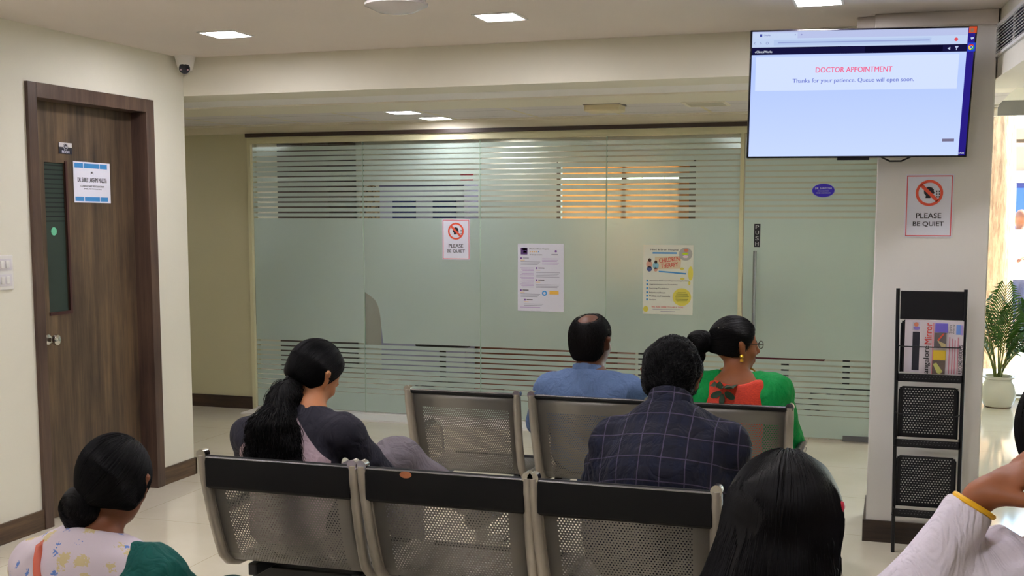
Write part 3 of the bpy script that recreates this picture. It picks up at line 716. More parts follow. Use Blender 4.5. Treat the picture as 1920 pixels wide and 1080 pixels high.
b.text('lettering', 'eClinicalWorks', sx(172), sy(319), .074, .010, E_('tx', (230, 236, 255)), .0018, .010)
b.text('lettering', 'DOCTOR APPOINTMENT', sx(752), sy(435), .328, .0235, E_('pink', (255, 106, 150)), .0018, .003)
b.text('lettering', 'Thanks for your patience. Queue will open soon.', sx(750), sy(503), .522, .0235, E_('blue', (128, 140, 222)), .0018, .005)
b.text('lettering', 'Display', sx(192), sy(220), .028, .008, E_('tabtx', (120, 124, 190)), .0018)
for k, ch in enumerate(('\u2190', '\u2192')): b.text('lettering', '<' if k == 0 else '>', sx(112 + 40 * k), sy(267), .007, .009, E_('tabtx', (120, 124, 190)), .0018)
b.ring('lettering', sx(193), sy(267), .004, .0055, E_('tabtx', (120, 124, 190)), .0018, 16)
b.text('lettering', 'x', sx(370), sy(218), .005, .006, E_('tabtx', (120, 124, 190)), .0018); b.text('lettering', '+', sx(410), sy(218), .007, .007, E_('tabtx', (120, 124, 190)), .0018)
srect('lettering', 262, 262, 1215, 269, E_('urltx', (160, 174, 226)), .0014)
b.text('lettering', '17:38', sx(1467), sy(958), .022, .008, E_('tx', (230, 236, 255)), .0018)
b.finish(tv)
boxes(((-.08, -.002, -TH / 2 - .010), (.06, .02, -TH / 2 + .001))).build('sensor_bar', bz, tv)
boxes(((-.2, .055, -.15), (.2, .07, .15))).build('mount_plate', M['blackmetal'], tv)
# wall arm towards the pillar
imw = tv.matrix_world.inverted()
arm = MB().tube([imw @ Vector((.10, 5.784, 2.09)), Vector((.1, .06, 0))], .022, 8).tube([imw @ Vector((.10, 5.784, 2.20)), Vector((.1, .06, .1))], .015, 8)
arm.build('wall_arm', M['blackmetal'], tv)
cb = MB().tube([(.10, .04, -.24), (.12, .045, -.285), (.16, .05, -.305), (.21, .05, -.305), (.25, .045, -.285), (.27, .04, -.24)], .004, 8)
cb.build('cable', M['black'], tv)

# ------------------------------------------------------------------ magazine rack + newspapers
rk = thing('magazine_rack', 'tall black metal magazine rack with three perforated pockets against the pillar', 'rack', (.172, 5.62, 0))
xl, xr = -.150, .138
for s, (xb, xt) in ((-1, (-.136, -.152)), (1, (.142, .136))):
    MB().tube([(xb, 0, 0), (xt, 0, 1.224)], .0085, 12).build('upright', M['blackmetal'], rk)
    MB().tube([(xb, 0, .0), (xb, .13, .0), ], .007, 8).build('foot', M['blackmetal'], rk)
boxes(((-.140, -.004, 1.085), (.130, .004, 1.214))).build('header_panel', M['blackmetal'], rk, bevel=.002)
def pocket(z0, z1, wires):
    w0, w1 = -.130, .122; m = MB()
    y0, y1 = .02, .028
    uvq = [(0, 0), (.25, 0), (.25, z1 - z0), (0, z1 - z0)]
    m.add([(w0, y0, z0), (w1, y0, z0), (w1, y1, z1), (w0, y1, z1)], [(0, 1, 2, 3)], [uvq])
    p = m.build('pocket_back', M['rackperf'], rk)
    # rim around the sheet
    MB().tube([(w0, y0, z0), (w0, y1, z1 - .012), (w0 + .012, y1, z1), (w1 - .012, y1, z1), (w1, y1, z1 - .012), (w1, y0, z0)], .005, 8).build('rim', M['blackmetal'], p)
    # tray floor with front lip
    t = MB(); t.box((w0 - .01, -.045, z0 - .034), (w1 + .01, -.041, z0 + .0)); t.box((w0 - .01, -.045, z0 - .036), (w1 + .01, .03, z0 - .032)); t.box((w0 - .01, -.045, z0 - .034), (w0 - .007, .03, z0)); t.box((w1 + .007, -.045, z0 - .034), (w1 + .01, .03, z0))
    tray_ = t.build('tray', M['blackmetal'], rk)
    d = MB()
    for r in range(2):
        for k in range(18): d.add([(w0 + .012 + k * .0135 + r * .005 + a, -.0455, z0 - .022 + r * .012 + c) for a, c in ((0, 0), (.005, .002), (.006, .005), (.001, .003))], [(0, 1, 2, 3)])
    d.build('embossing', plain('pale_perforation', (96, 96, 104), .5), tray_)
    for zw in wires:
        MB().tube([(xl + .004, -.005, zw), (w0 + .012, -.043, zw), (w1 - .012, -.043, zw), (xr - .004, -.005, zw)], .0028, 6).build('wire', M['blackmetal'], rk)
pocket(.842, 1.075, (.965,)); pocket(.541, .77, (.655,)); pocket(.217, .448, ())
for z in (.80, .50, .18, .96, .655): 
    for s, xx in ((-1, -.143), (1, .137)): MB().tube([(xx, -.012, z), (xx, .026, z)], .005, 6).build('bolt', M['blackmetal'], rk)
def newspaper(name, label, x0, x1, z0, z1, y, fold=.012):
    n_ = thing(name, label, 'newspaper', ((x0 + x1) / 2, y, z0), None)
    w = (x1 - x0) / 2; H = z1 - z0
    m = MB(); pts = 10; pr = []
    for i in range(pts):
        t = i / (pts - 1); pr.append((-w + 2 * w * t, -.006 + .004 * math.sin(t * 5)))
    poly = pr + [(a, b_ + fold) for a, b_ in reversed(pr)]
    m.prism(poly, 0, H, 'XY'); m.build('folded_pages', plain('newsprint', (226, 216, 226), .7), n_, smooth=40)
    return n_, Board((1, 0, 0), (0, 0, 1), (0, -1, 0)), w, H
n1, b, w, H = newspaper('newspaper', 'folded newspaper with a black column and small portrait, left one in the rack', .056, .135, .845, 1.082, 5.622)
b.rect('print', -.006, .01, .030, H * .78, plain('black_column', (34, 34, 46), .6), .0135); b.rect('print', -.008, H * .81, .034, H * .97, plain('portrait_grey', (196, 190, 204), .6), .0135)
b.ell('print', .008, H * .92, .010, .010, plain('orange_skin', (214, 130, 100), .6), .0138, 16); b.ell('print', .010, H * .85, .015, .008, plain('violet_cloth', (140, 120, 200), .6), .0137, 16)
b.finish(n1)
n2, b, w, H = newspaper('newspaper', 'folded Mirror newspaper with sideways red title, right one in the rack', .120, .304, .842, 1.083, 5.602)
def nx(x): return (x - 455) / (1040 - 455) * 2 * w - w
def ny(y): return (830 - y) / (830 - 118) * H
def nr(x0, y0, x1, y1, mat, d=.0110): b.rect('print', nx(x0), ny(y1), nx(x1), ny(y0), mat, d)
b.text('lettering', 'Mirror', nx(568), ny(290), .096, .030, RED, .0125, .02, rot=PI / 2)
b.text('lettering', 'angalore', nx(560), ny(640), .125, .030, M['ink'], .0125, .015, rot=PI / 2)
nr(625, 145, 642, 830, plain('pink_rule', (230, 150, 160), .6))
nr(658, 150, 830, 272, plain('periwinkle', (118, 104, 214), .6)); nr(650, 275, 812, 475, plain('taupe', (104, 96, 100), .6)); nr(640, 510, 812, 642, plain('golden', (226, 190, 50), .6)); nr(635, 645, 808, 830, plain('taupe2', (112, 96, 92), .6))
b.poly('print', [(nx(690), ny(375)), (nx(770), ny(280)), (nx(785), ny(290)), (nx(712), ny(385))], plain('orange_red_ink', (236, 92, 66), .6), .0118)
b.poly('print', [(nx(690), ny(375)), (nx(806), ny(425)), (nx(806), ny(472)), (nx(755), ny(472))], plain('beige_ink', (206, 190, 140), .6), .0116)
b.poly('print', [(nx(645), ny(695)), (nx(690), ny(675)), (nx(780), ny(795)), (nx(735), ny(828)), (nx(700), ny(810))], plain('lime_pale', (206, 204, 120), .6), .0116)
nr(940, 165, 1000, 295, plain('sky2', (120, 160, 240), .6)); nr(1000, 170, 1030, 300, plain('violet2', (180, 160, 230), .6))
for k, x in enumerate((850, 890, 925, 965)): nr(x, 330 + (k % 3) * 20, x + 14, 822, plain('rose_text', (204, 130, 148), .7))
b.text('lettering', 'RECORD ROOMS', nx(1010), ny(625), .130, .016, M['ink'], .0125, .01, rot=PI / 2)
b.text('lettering', 'Stories', nx(862), ny(225), .038, .012, M['ink'], .0125, 0, rot=PI / 2); b.text('lettering', 'slide up', nx(905), ny(225), .042, .012, M['ink'], .0125, 0, rot=PI / 2)
b.finish(n2)

# ------------------------------------------------------------------ beam seating
def chair_unit(par, xc, y0, padh, w=.50, tear=False):
    """one seat of the bench: perforated shell, two side frames, top pad"""
    prof = [(.0, .800), (.004, .77), (.018, .70), (.045, .60), (.072, .52), (.092, .475), (.125, .445), (.18, .428), (.28, .424), (.42, .438), (.49, .440), (.52, .425), (.525, .405)]
    hw = w / 2 - .012
    P = [(y0 + a, b) for a, b in prof]; d = [0]
    for i in range(1, len(P)): d.append(d[-1] + math.hypot(P[i][0] - P[i - 1][0], P[i][1] - P[i - 1][1]))
    m = MB(); vs = []; fs = []; uvs = []
    taper = lambda z: 1.0 if z < .5 else 1 + .03 * (z - .5) / .3
    for (yy, z) in P:
        k = taper(z); vs += [(xc - hw * k, yy, z), (xc + hw * k, yy, z)]
    for i in range(len(P) - 1):
        fs.append((2 * i, 2 * i + 1, 2 * i + 3, 2 * i + 2)); uvs.append([(0, d[i]), (2 * hw, d[i]), (2 * hw, d[i + 1]), (0, d[i + 1])])
    m.add(vs, fs, uvs)
    sh = m.build('seat_shell', M['perf'], par, smooth=180)
    s2 = sh.modifiers.new('thickness', 'SOLIDIFY'); s2.thickness = .0008
    # rolled edges of the sheet
    for sx_ in (-1, 1):
        e = MB(); e.tube([(xc + sx_ * (hw * taper(z) - .003), yy, z) for yy, z in P], .004, 8); e.build('rolled_edge', plain('rolled_steel', (128, 122, 114), .4, .7), sh)
        f = MB(); q = [(xc + sx_ * (hw * taper(z) + .013), yy - .004, z) for yy, z in P[:-1]]
        q[0] = (q[0][0], q[0][1], q[0][2] + .012)
        f.tube(q, [.015] + [.0165] * (len(q) - 2) + [.012], 10, flat=1.15)
        sf_ = f.build('side_frame', M['agedmetal'], par, smooth=60)
        c = MB().tube([(q[0][0], q[0][1] - .012, q[0][2] + .001), (q[0][0], q[0][1] + .016, q[0][2] + .001)], .0165, 14)
        c.build('end_cap', M['chrome'], sf_)
    # top pad
    hx = hw * 1.03 + .002; pd = MB(); zt = .800
    prof2 = [(y0 - .010, zt - padh), (y0 - .014, zt - .01), (y0 - .010, zt + .006), (y0, zt + .012), (y0 + .012, zt + .008), (y0 + .022, zt - .01), (y0 + .04, zt - .09), (y0 + .012, zt - .10)] if padh > .04 else \
            [(y0 - .006, zt - .004), (y0 - .010, zt + .004), (y0 - .006, zt + .012), (y0 + .002, zt + .015), (y0 + .014, zt + .008), (y0 + .016, zt - .006), (y0 + .004, zt - .008)]
    pd.prism(prof2, xc - hx, xc + hx, 'YZ')
    pdo = pd.build('head_pad', M['pad'], par, bevel=.003)
    MB().tube([(xc - hx, prof2[2][0] - .001, prof2[2][1]), (xc + hx, prof2[2][0] - .001, prof2[2][1])], .0028, 8).build('piping', plain('chrome_strip', (150, 150, 156), .2, .9), pdo)
    if tear:
        wp = MB().lathe([(.018, 0), (.019, .0015), (.013, .002)], (xc - .115, prof2[1][0] - .002, zt - .004), 14, 'Y').build('worn_patch', plain('worn_foam', (176, 108, 70), .8), pdo)
        wp.scale = (1, 1, .55); wp.location.z = .45 * (zt - .004)
    # seat cushion edge
    MB().tube([(xc - hw, y0 + .515, .432), (xc + hw, y0 + .515, .432)], .016, 12).build('front_pad', M['pad'], par)
    for q in (-.2, .17): MB().box((xc + q, y0 + .15, .385), (xc + q + .03, y0 + .45, .425)).build('seat_bracket', M['black'], par, bevel=.004)
def bench(label, y0, centres, padh, torn=None, w=.475):
    x0, x1 = centres[0] - .27, centres[-1] + .27
    t = thing('waiting_bench', label, 'bench', ((x0 + x1) / 2, y0 + .3, 0), 'three-seat metal waiting benches')
    t2 = t.location.copy()
    for i, xc in enumerate(centres): chair_unit(t, xc, y0, padh, w, tear=(torn == i))
    MB().box((x0 + .02, y0 + .26, .335), (x1 - .02, y0 + .34, .385)).build('support_rail', M['black'], t, bevel=.006)
    for xx in (centres[0] - .02, centres[-1] + .02):
        lg = MB().tube([(xx, y0 + .30, .34), (xx, y0 + .30, .06)], .028, 12)
        lg.tube([(xx, y0 - .02, .018), (xx, y0 + .15, .05), (xx, y0 + .30, .075), (xx, y0 + .45, .05), (xx, y0 + .62, .018)], [.016, .022, .028, .022, .016], 10)
        lo_ = lg.build('leg', plain('bench_leg', (150, 148, 144), .3, .8), t)
        for yy in (y0 - .02, y0 + .62):
            MB().lathe([(.02, 0), (.02, .012), (.01, .02)], (xx, yy, 0), 14).build('glide', M['black'], lo_)
    for s, xx in ((-1, centres[0] - .262), (1, centres[-1] + .262)):
        a = MB().tube([(xx - s * .01, y0 + .055, .585), (xx + s * .005, y0 + .09, .60), (xx + s * .012, y0 + .36, .600), (xx + s * .012, y0 + .42, .585), (xx + s * .005, y0 + .44, .55), (xx - s * .01, y0 + .42, .45)], .013, 12)
        ar_ = a.build('armrest', M['chrome'], t)
        MB().tube([(xx + s * .008, y0 + .13, .612), (xx + s * .012, y0 + .35, .612)], .015, 12).build('arm_pad', M['black'], ar_)
    for ch in t.children:          # the builder works in room coordinates
        ch.location = ch.location - t2
    return t
bench('metal three-seat bench in the second row with plain grey backs facing the glass', 4.63, [-1.722, -1.167, -.612], .004)
bench('metal three-seat bench in the nearer row with wide black head pads and a worn patch', 3.145, [-1.772, -1.227, -.694], .088, torn=1, w=.50)

# ------------------------------------------------------------------ shop front and outdoors
sf = thing('window_2', None, None, (0, 10.86, 0)); sf['kind'] = 'structure'
gm = plain('grey_mullion', (120, 116, 108), .5)
boxes(((.1, -.03, 2.39), (4.2, .05, 2.512)), ((.1, -.03, 0), (4.2, .05, .03)), ((2.2, -.03, .03), (2.26, .05, 2.39))).build('window_frame', gm, sf)
boxes(((.1, .0, .03), (2.2, .006, 2.39))).build('pane', M['glass'], sf); boxes(((2.26, .0, .03), (4.2, .006, 2.39))).build('pane', M['glass'], sf)
struct('wall_front', boxes(((.1, 10.82, 2.512), (4.2, 10.92, 2.9))), M['wallwarm'])
struct('trim_10', boxes(((.9, 10.70, 0), (4.2, 10.83, .018))), M['creamtrim'])
struct('ground', boxes(((-12, 10.95, -.25), (14, 60, -.05))), plain('pale_pavement', (196, 186, 170), .8, var=.1))
tr = thing('tree_trunk', 'thick sunlit tree trunk outside the shop window beside the pillar', 'tree', (.935, 13.6, -.05))
tm = MB(); vs = []; fs = []; nn = 40
for i in range(30):
    z = i * .16; r0 = .255 - .012 * i * .16 + (.10 * math.exp(-z * 3))
    for k in range(nn):
        th = 2 * PI * k / nn; r = r0 * (1 + .035 * math.sin(th * 7 + z * 1.3) + .02 * math.sin(th * 13 - z * 2.1))
        vs.append((r * math.cos(th) + .02 * math.sin(z), r * math.sin(th), z))
for i in range(29):
    for k in range(nn): fs.append((i * nn + k, i * nn + (k + 1) % nn, (i + 1) * nn + (k + 1) % nn, (i + 1) * nn + k))
def bark():
    n = N('tree_bark'); co = n.coord(); a = n.noise(n.scale(co, (14, 14, 2.5)), 2, 6, .7)
    return n.done(n.pbsdf(n.ramp(a, [(.3, lin((112, 80, 54))), (.6, lin((178, 140, 104)))]), .85, normal=n.bump(a, .8, .03)))
tm.add(vs, fs).build('trunk', bark(), tr, smooth=180)
# blue building behind, a step and a passer-by
bd = thing('blue_kiosk', 'blue painted kiosk with grey roof edge far outside behind the tree', 'kiosk', (2.45, 17.5, -.05))
boxes(((-.9, 0, .55), (1.6, 1.2, 2.05))).build('body', plain('kiosk_blue', (28, 40, 110), .5), bd)
boxes(((-.9, -.01, 1.62), (1.6, 0, 1.98))).build('banner', plain('kiosk_bright_blue', (40, 80, 190), .5), bd); boxes(((-.9, -.02, 1.58), (1.6, -.01, 1.60))).build('rail', M['white'], bd)
boxes(((-1.0, -.2, 2.05), (1.7, 1.3, 2.20))).build('roof', plain('roof_white', (220, 214, 206), .6), bd)
boxes(((-1.1, -.4, .28), (1.7, 1.2, .55)), ((-1.1, -.7, .0), (1.7, 1.2, .28))).build('steps', plain('step_brown', (176, 136, 110), .7), bd)
boxes(((-1.1, .2, 2.20), (1.7, 1.3, 2.55)), ((-1.1, .25, 2.65), (1.7, 1.3, 2.80))).build('shutters', plain('shutter_brown', (164, 130, 100), .7), bd)

# potted palm
def palm():
    pp = thing('potted_palm', 'potted palm in a white glazed pot beside the shop window', 'plant', (.84, 10.28, 0))
    glaze = plain('white_glaze', (208, 206, 194), .15, spec=.6)
    MB().lathe([(.085, 0), (.10, .005), (.118, .03), (.134, .08), (.138, .13), (.126, .185), (.108, .215), (.104, .228), (.124, .240), (.128, .252), (.118, .258), (.108, .250), (.10, .225), (.09, .218)], (0, 0, 0), 40).build('pot', glaze, pp)
    MB().lathe([(.098, 0), (.104, .004), (.104, .012)], (0, 0, .0), 32).build('saucer', plain('brown_saucer', (110, 84, 62), .5), pp)
    MB().lathe([(.10, .222), (.05, .235), (.01, .232)], (0, 0, 0), 24).build('soil', plain('soil', (86, 60, 44), .9), pp)
    gr = plain('palm_green', (58, 100, 24), .5, var=.3); stm = plain('palm_stem', (104, 112, 40), .5)
    rg = random.Random(3)
    stems = []
    for k in range(15):
        a = rg.uniform(0, 2 * PI); rr = rg.uniform(.01, .05)
        base = Vector((rr * math.cos(a), rr * math.sin(a), .22)); ln = rg.uniform(.6, 1.1); lean = rg.uniform(.15, .6)
        if k in (0, 1, 2): lean = .85; a = (-.1, -.6, .5)[k]; ln = (.75, .62, .70)[k]
        d = Vector((math.cos(a), math.sin(a), 0)); pts = []
        for i in range(15):
            t = i / 14; pts.append(base + d * (ln * lean * t * (.35 + .65 * t)) + Vector((0, 0, ln * (t - .48 * lean * t * t))))
        st_ = MB().tube(pts, [.006 * (1 - .75 * i / 14) + .001 for i in range(15)], 6)
        fr = st_.build('frond_stem', stm, pp)
        lm = MB()
        for i in range(5, 15):
            t = (pts[min(i + 1, 14)] - pts[i - 1]).normalized(); side = t.cross(Vector((0, 0, 1))).normalized()
            for s in (-1, 1):
                for h2 in (0, .5):
                    p = pts[i] * (1 - h2) + pts[i - 1] * h2
                    L_ = .20 * math.sin(PI * (.25 + .7 * (i - h2 - 5) / 10)) + .03
                    q1 = p + (side * s * .55 + t * .7).normalized() * L_ * .5 + Vector((0, 0, .012)); q2 = p + (side * s * .6 + t * .75).normalized() * L_ + Vector((0, 0, -.04 - rg.random() * .03))
                    wv = t.cross(side) * .0015 + (t * .011)
                    lm.add([p - wv * .3, p + wv * .3, q1 + wv, q1 - wv, q2], [(0, 1, 2, 3), (3, 2, 4)])
        lm.build('leaflets', gr, fr, smooth=180)
palm()

# ================================================================== people
# implicit-surface modelling: round cones and ellipsoids blended smoothly, then meshed with surface nets
class Sdf:
    def __init__(s): s.p = []
    def cap(s, a, b, ra, rb=None, k=.02): s.p.append(('c', np.array(a, float), np.array(b, float), ra, ra if rb is None else rb, k)); return s
    def ell(s, c, r, k=.02, R=None): s.p.append(('e', np.array(c, float), np.array(r, float), R, None, k)); return s
    def cut(s, c, r, k=.01, R=None): s.p.append(('x', np.array(c, float), np.array(r, float), R, None, k)); return s
    def plane(s, pt, nrm, k=.004): n = np.array(nrm, float); s.p.append(('h', np.array(pt, float), n / np.linalg.norm(n), None, None, k)); return s   # keeps the side opposite to nrm
    def noise(s, amp, freq, seed=0, stretch=(1, 1, 1)): s.p.append(('n', amp, freq, seed, np.array(stretch, float), 0)); return s
    def __call__(s, P):
        D = np.full(P.shape[:-1], 9.0, np.float32)
        for t, a, b, c, d, k in s.p:
            if t == 'n':
                rg = np.random.default_rng(c); acc = 0
                for o in range(5):
                    v = rg.normal(size=3); v /= np.linalg.norm(v); v = v * d * b * (1 + .5 * o)
                    acc = acc + np.sin(P @ v.astype(np.float32) + rg.uniform(0, 6) + 1.3 * np.sin(P @ (rg.normal(size=3) * b * .5).astype(np.float32))) / (1 + .5 * o)
                D = D + acc * (a / 2.2); continue
            if t == 'c':
                ab = (b - a); L = ab @ ab; q = P - a
                h = np.clip((q @ ab.astype(np.float32)) / L, 0, 1)
                q = q - h[..., None] * ab
                e = np.sqrt((q * q).sum(-1)) - (c + (d - c) * h)
            elif t in 'ex':
                q = P - a
                if c is not None: q = q @ c.astype(np.float32)
                k0 = np.sqrt(((q / b) ** 2).sum(-1)); k1 = np.sqrt(((q / (b * b)) ** 2).sum(-1)) + 1e-9
                e = k0 * (k0 - 1) / k1
            elif t == 'h':
                e = (P - a) @ b
            if t in 'ce':
                h = np.clip(.5 + .5 * (D - e) / k, 0, 1); D = D * (1 - h) + e * h - k * h * (1 - h)
            else:
                if t == 'x': e = -e
                h = np.clip(.5 - .5 * (D - e) / k, 0, 1); D = D * (1 - h) + e * h + k * h * (1 - h)
        return D
    def bounds(s):
        lo, hi = [], []
        for t, a, b, c, d, k in s.p:
            if t == 'c': r = max(c, d) + k; lo += [a - r, b - r]; hi += [a + r, b + r]
            if t == 'e': r = b.max() if c is not None else b; lo.append(a - r - k); hi.append(a + r + k)
        return np.min(lo, 0) - .02, np.max(hi, 0) + .02
def surface_net(f, h, lo=None, hi=None):
    a, b = f.bounds()
    if lo is not None: a = np.maximum(a, lo)
    if hi is not None: b = np.minimum(b, hi)
    n = np.ceil((b - a) / h).astype(int) + 1
    ax = [a[i] + h * np.arange(n[i]) for i in range(3)]
    G = np.stack(np.meshgrid(*ax, indexing='ij'), -1).astype(np.float32)
    st = 4; pad = [(-x) % st for x in n]
    ct = [a[i] + h * (st * np.arange((n[i] + pad[i]) // st) + 1.5) for i in range(3)]
    Dc = f(np.stack(np.meshgrid(*ct, indexing='ij'), -1).astype(np.float32))
    D = Dc.repeat(st, 0).repeat(st, 1).repeat(st, 2)[:n[0], :n[1], :n[2]].copy()
    act_ = (np.abs(D) < st * h * 1.9 + .012); D[act_] = f(G[act_]); D[0], D[-1] = .1, .1; D[:, 0], D[:, -1] = .1, .1; D[:, :, 0], D[:, :, -1] = .1, .1
    I = D < 0
    c = [I[i:n[0] - 1 + i, j:n[1] - 1 + j, k:n[2] - 1 + k] for i in (0, 1) for j in (0, 1) for k in (0, 1)]
    cnt = sum(x.astype(int) for x in c); act = (cnt > 0) & (cnt < 8)
    idx = -np.ones(act.shape, int); cells = np.argwhere(act); idx[act] = np.arange(len(cells))
    acc = np.zeros((len(cells), 3)); num = np.zeros(len(cells))
    for e in range(3):
        o = [x for x in range(3) if x != e]
        for s1 in (0, 1):
            for s2 in (0, 1):
                p = cells.copy(); p[:, o[0]] += s1; p[:, o[1]] += s2; q = p.copy(); q[:, e] += 1
                v0 = D[tuple(p.T)]; v1 = D[tuple(q.T)]; m = (v0 < 0) != (v1 < 0)
                t = np.where(m, v0 / np.where(m, v0 - v1, 1), 0); pt = p.astype(float); pt[:, e] += t
                acc[m] += pt[m]; num[m] += 1
    V = a + h * acc / num[:, None]
    F = []
    for e in range(3):
        sl0 = [slice(1, -1)] * 3; sl0[e] = slice(0, -1); sl1 = [slice(1, -1)] * 3; sl1[e] = slice(1, None)
        A_, B_ = I[tuple(sl0)], I[tuple(sl1)]; d = np.argwhere(A_ != B_); sgn = A_[tuple(d.T)]
        p = d.copy(); 
        for x in range(3):
            if x != e: p[:, x] += 1
        o = [(e + 1) % 3, (e + 2) % 3]; q = []
        for s1, s2 in ((0, 0), (1, 0), (1, 1), (0, 1)):
            r = p.copy(); r[:, o[0]] -= 1 - s1; r[:, o[1]] -= 1 - s2; q.append(idx[tuple(r.T)])
        q = np.stack(q, 1); q[~sgn] = q[~sgn][:, ::-1]; F.append(q)
    return V, np.concatenate(F)
def mesh_obj(name, V, F, mat, parent, origin, smooth_it=0):
    me = bpy.data.meshes.new(name); V = np.asarray(V) - np.array(origin)
    me.from_pydata(V.tolist(), [], F.tolist() if hasattr(F, 'tolist') else F); me.materials.append(mat)
    me.polygons.foreach_set('use_smooth', [True] * len(me.polygons))
    o = bpy.data.objects.new(name, me); C.objects.link(o); o.parent = parent
    if smooth_it:
        m = o.modifiers.new('smooth', 'SMOOTH'); m.factor = .5; m.iterations = smooth_it
    return o
def sdf_obj(name, f, h, mat, parent, sm=3):
    V, F = surface_net(f, h); return mesh_obj(name, V, F, mat, parent, parent.location, sm)
def grad(f, P, e=.002):
    g = np.stack([f(P + np.array(d, np.float32) * e) - f(P - np.array(d, np.float32) * e) for d in np.eye(3)], -1)
    return g / (np.linalg.norm(g, axis=-1, keepdims=True) + 1e-9)
def tubes(paths, rad, nseg=3):
    """paths (S,T,3), rad (T,) -> verts, faces of thin tapered strands"""
    S, T, _ = paths.shape
    tan = np.gradient(paths, axis=1); tan /= np.linalg.norm(tan, axis=-1, keepdims=True) + 1e-9
    ref = np.array([.31, .52, .79]); a = np.cross(tan, ref); a /= np.linalg.norm(a, axis=-1, keepdims=True) + 1e-9; b = np.cross(tan, a)
    th = 2 * np.pi * np.arange(nseg) / nseg
    R = rad[None, :, None, None] if rad.ndim == 1 else rad[:, :, None, None]
    V = paths[:, :, None] + R * (a[:, :, None] * np.cos(th)[None, None, :, None] + b[:, :, None] * np.sin(th)[None, None, :, None])
    idx = np.arange(S * T * nseg).reshape(S, T, nseg)
    k2 = (np.arange(nseg) + 1) % nseg
    q = np.stack([idx[:, :-1], idx[:, :-1][:, :, k2], idx[:, 1:][:, :, k2], idx[:, 1:]], -1).reshape(-1, 4)
    return V.reshape(-1, 3), q
def groom(f, starts, flow, steps, ds, off, rad, wob=0, wfreq=30, keep=None):
    """grow strands over the implicit surface f, following flow"""
    P = starts.astype(np.float32); out = [P.copy()]
    prevd = None
    for i in range(steps):
        g = grad(f, P); fl = flow(P, i / steps); fl = fl - g * (fl * g).sum(-1, keepdims=True) * .9
        fl /= np.linalg.norm(fl, axis=-1, keepdims=True) + 1e-9
        if prevd is not None: fl = fl * .6 + prevd * .4; fl /= np.linalg.norm(fl, axis=-1, keepdims=True) + 1e-9
        prevd = fl
        P = P + fl * ds; d = f(P); P = P - g * np.clip(d - off, -.03, .006)[..., None]
        out.append(P.copy())
    A_ = np.stack(out, 1)
    if wob:
        t = np.arange(steps + 1) * ds; ph = RNG.uniform(0, 6.28, (len(A_), 1)); n = np.linspace(0, 1, steps + 1)[None]
        for c_, k in ((0, 1.0), (1, 1.27), (2, .83)):
            A_[:, :, c_] += wob * np.minimum(1, n * 2.5) * np.sin(wfreq * k * t[None] + ph * (c_ + 1))
    T = steps + 1; r = rad * (1 - .75 * np.linspace(0, 1, T) ** 2)
    return tubes(A_, r)
def hair_mat(name, rgb, hi=(80, 76, 84), rough=.55):
    n = N(name); nz = n.noise(n.scale(n.coord(), (60, 60, 9)), 3, 3)
    return n.done(n.pbsdf(n.ramp(nz, [(.35, lin(rgb)), (.75, lin(hi))]), rough, spec=.16))
HAIR = hair_mat('black_hair', (6, 5, 6), (13, 11, 13)); HAIRB = hair_mat('dark_brown_hair', (8, 6, 6), (20, 15, 15))
def skin_mat(name, rgb):
    n = N(name); nz = n.noise(n.coord(), 30, 4); c = lin(rgb)
    return n.done(n.pbsdf(n.ramp(nz, [(.3, tuple(v * .88 for v in c)), (.7, c)]), .5, spec=.35, normal=n.bump(nz, .06, .003), **{'Subsurface Weight': .06}))
SK0 = skin_mat('deep_brown_skin', (98, 60, 42))
SK1, SK2, SK3 = skin_mat('brown_skin', (128, 78, 52)), skin_mat('warm_brown_skin', (152, 92, 58)), skin_mat('light_brown_skin', (184, 122, 82))
def cloth(name, rgb, sc_=220, b=.25, var=.1, rough=.85):
    n = N(name); co = n.coord(); a = n.noise(co, sc_, 2); d = n.noise(co, 14, 3); c = lin(rgb)
    f = n.math('ADD', n.math('MULTIPLY', a, .5), n.math('MULTIPLY', d, .5))
    return n.done(n.pbsdf(n.ramp(f, [(.35, tuple(v * (1 - var) for v in c)), (.65, tuple(min(1, v * (1 + var)) for v in c))]), rough, spec=.2, normal=folds(n, a, b)))
def folds(n, a, b=.25, sc_=(7, 7, 4)):
    """soft creases with a fine weave on top"""
    w = n.n('ShaderNodeTexNoise'); n.set(w.inputs['Vector'], n.scale(n.coord(), sc_, (.3, .5, .4))); w.inputs['Scale'].default_value = 1.6; w.inputs['Detail'].default_value = 3; w.inputs['Distortion'].default_value = 1.6
    r = n.math('ABSOLUTE', n.math('SUBTRACT', w.outputs[0], .5))
    b1 = n.n('ShaderNodeBump'); n.set(b1.inputs['Height'], r); b1.inputs['Strength'].default_value = .55; b1.inputs['Distance'].default_value = .05
    b2 = n.n('ShaderNodeBump'); n.set(b2.inputs['Height'], a); b2.inputs['Strength'].default_value = b; b2.inputs['Distance'].default_value = .002
    n.nt.links.new(b1.outputs[0], b2.inputs['Normal']); return b2.outputs[0]
def rotm(yaw, pitch, roll=0):
    """head frame: yaw + turns to the left (+x towards +y), pitch - looks down; columns are right, forward, up"""
    cy_, sy_ = math.cos(yaw), math.sin(yaw); cp, sp = math.cos(pitch), math.sin(pitch); cr, sr = math.cos(roll), math.sin(roll)
    Rz = np.array([[cy_, -sy_, 0], [sy_, cy_, 0], [0, 0, 1]]); Rx = np.array([[1, 0, 0], [0, cp, -sp], [0, sp, cp]]); Ry = np.array([[cr, 0, sr], [0, 1, 0], [-sr, 0, cr]])
    return Rz @ Rx @ Ry
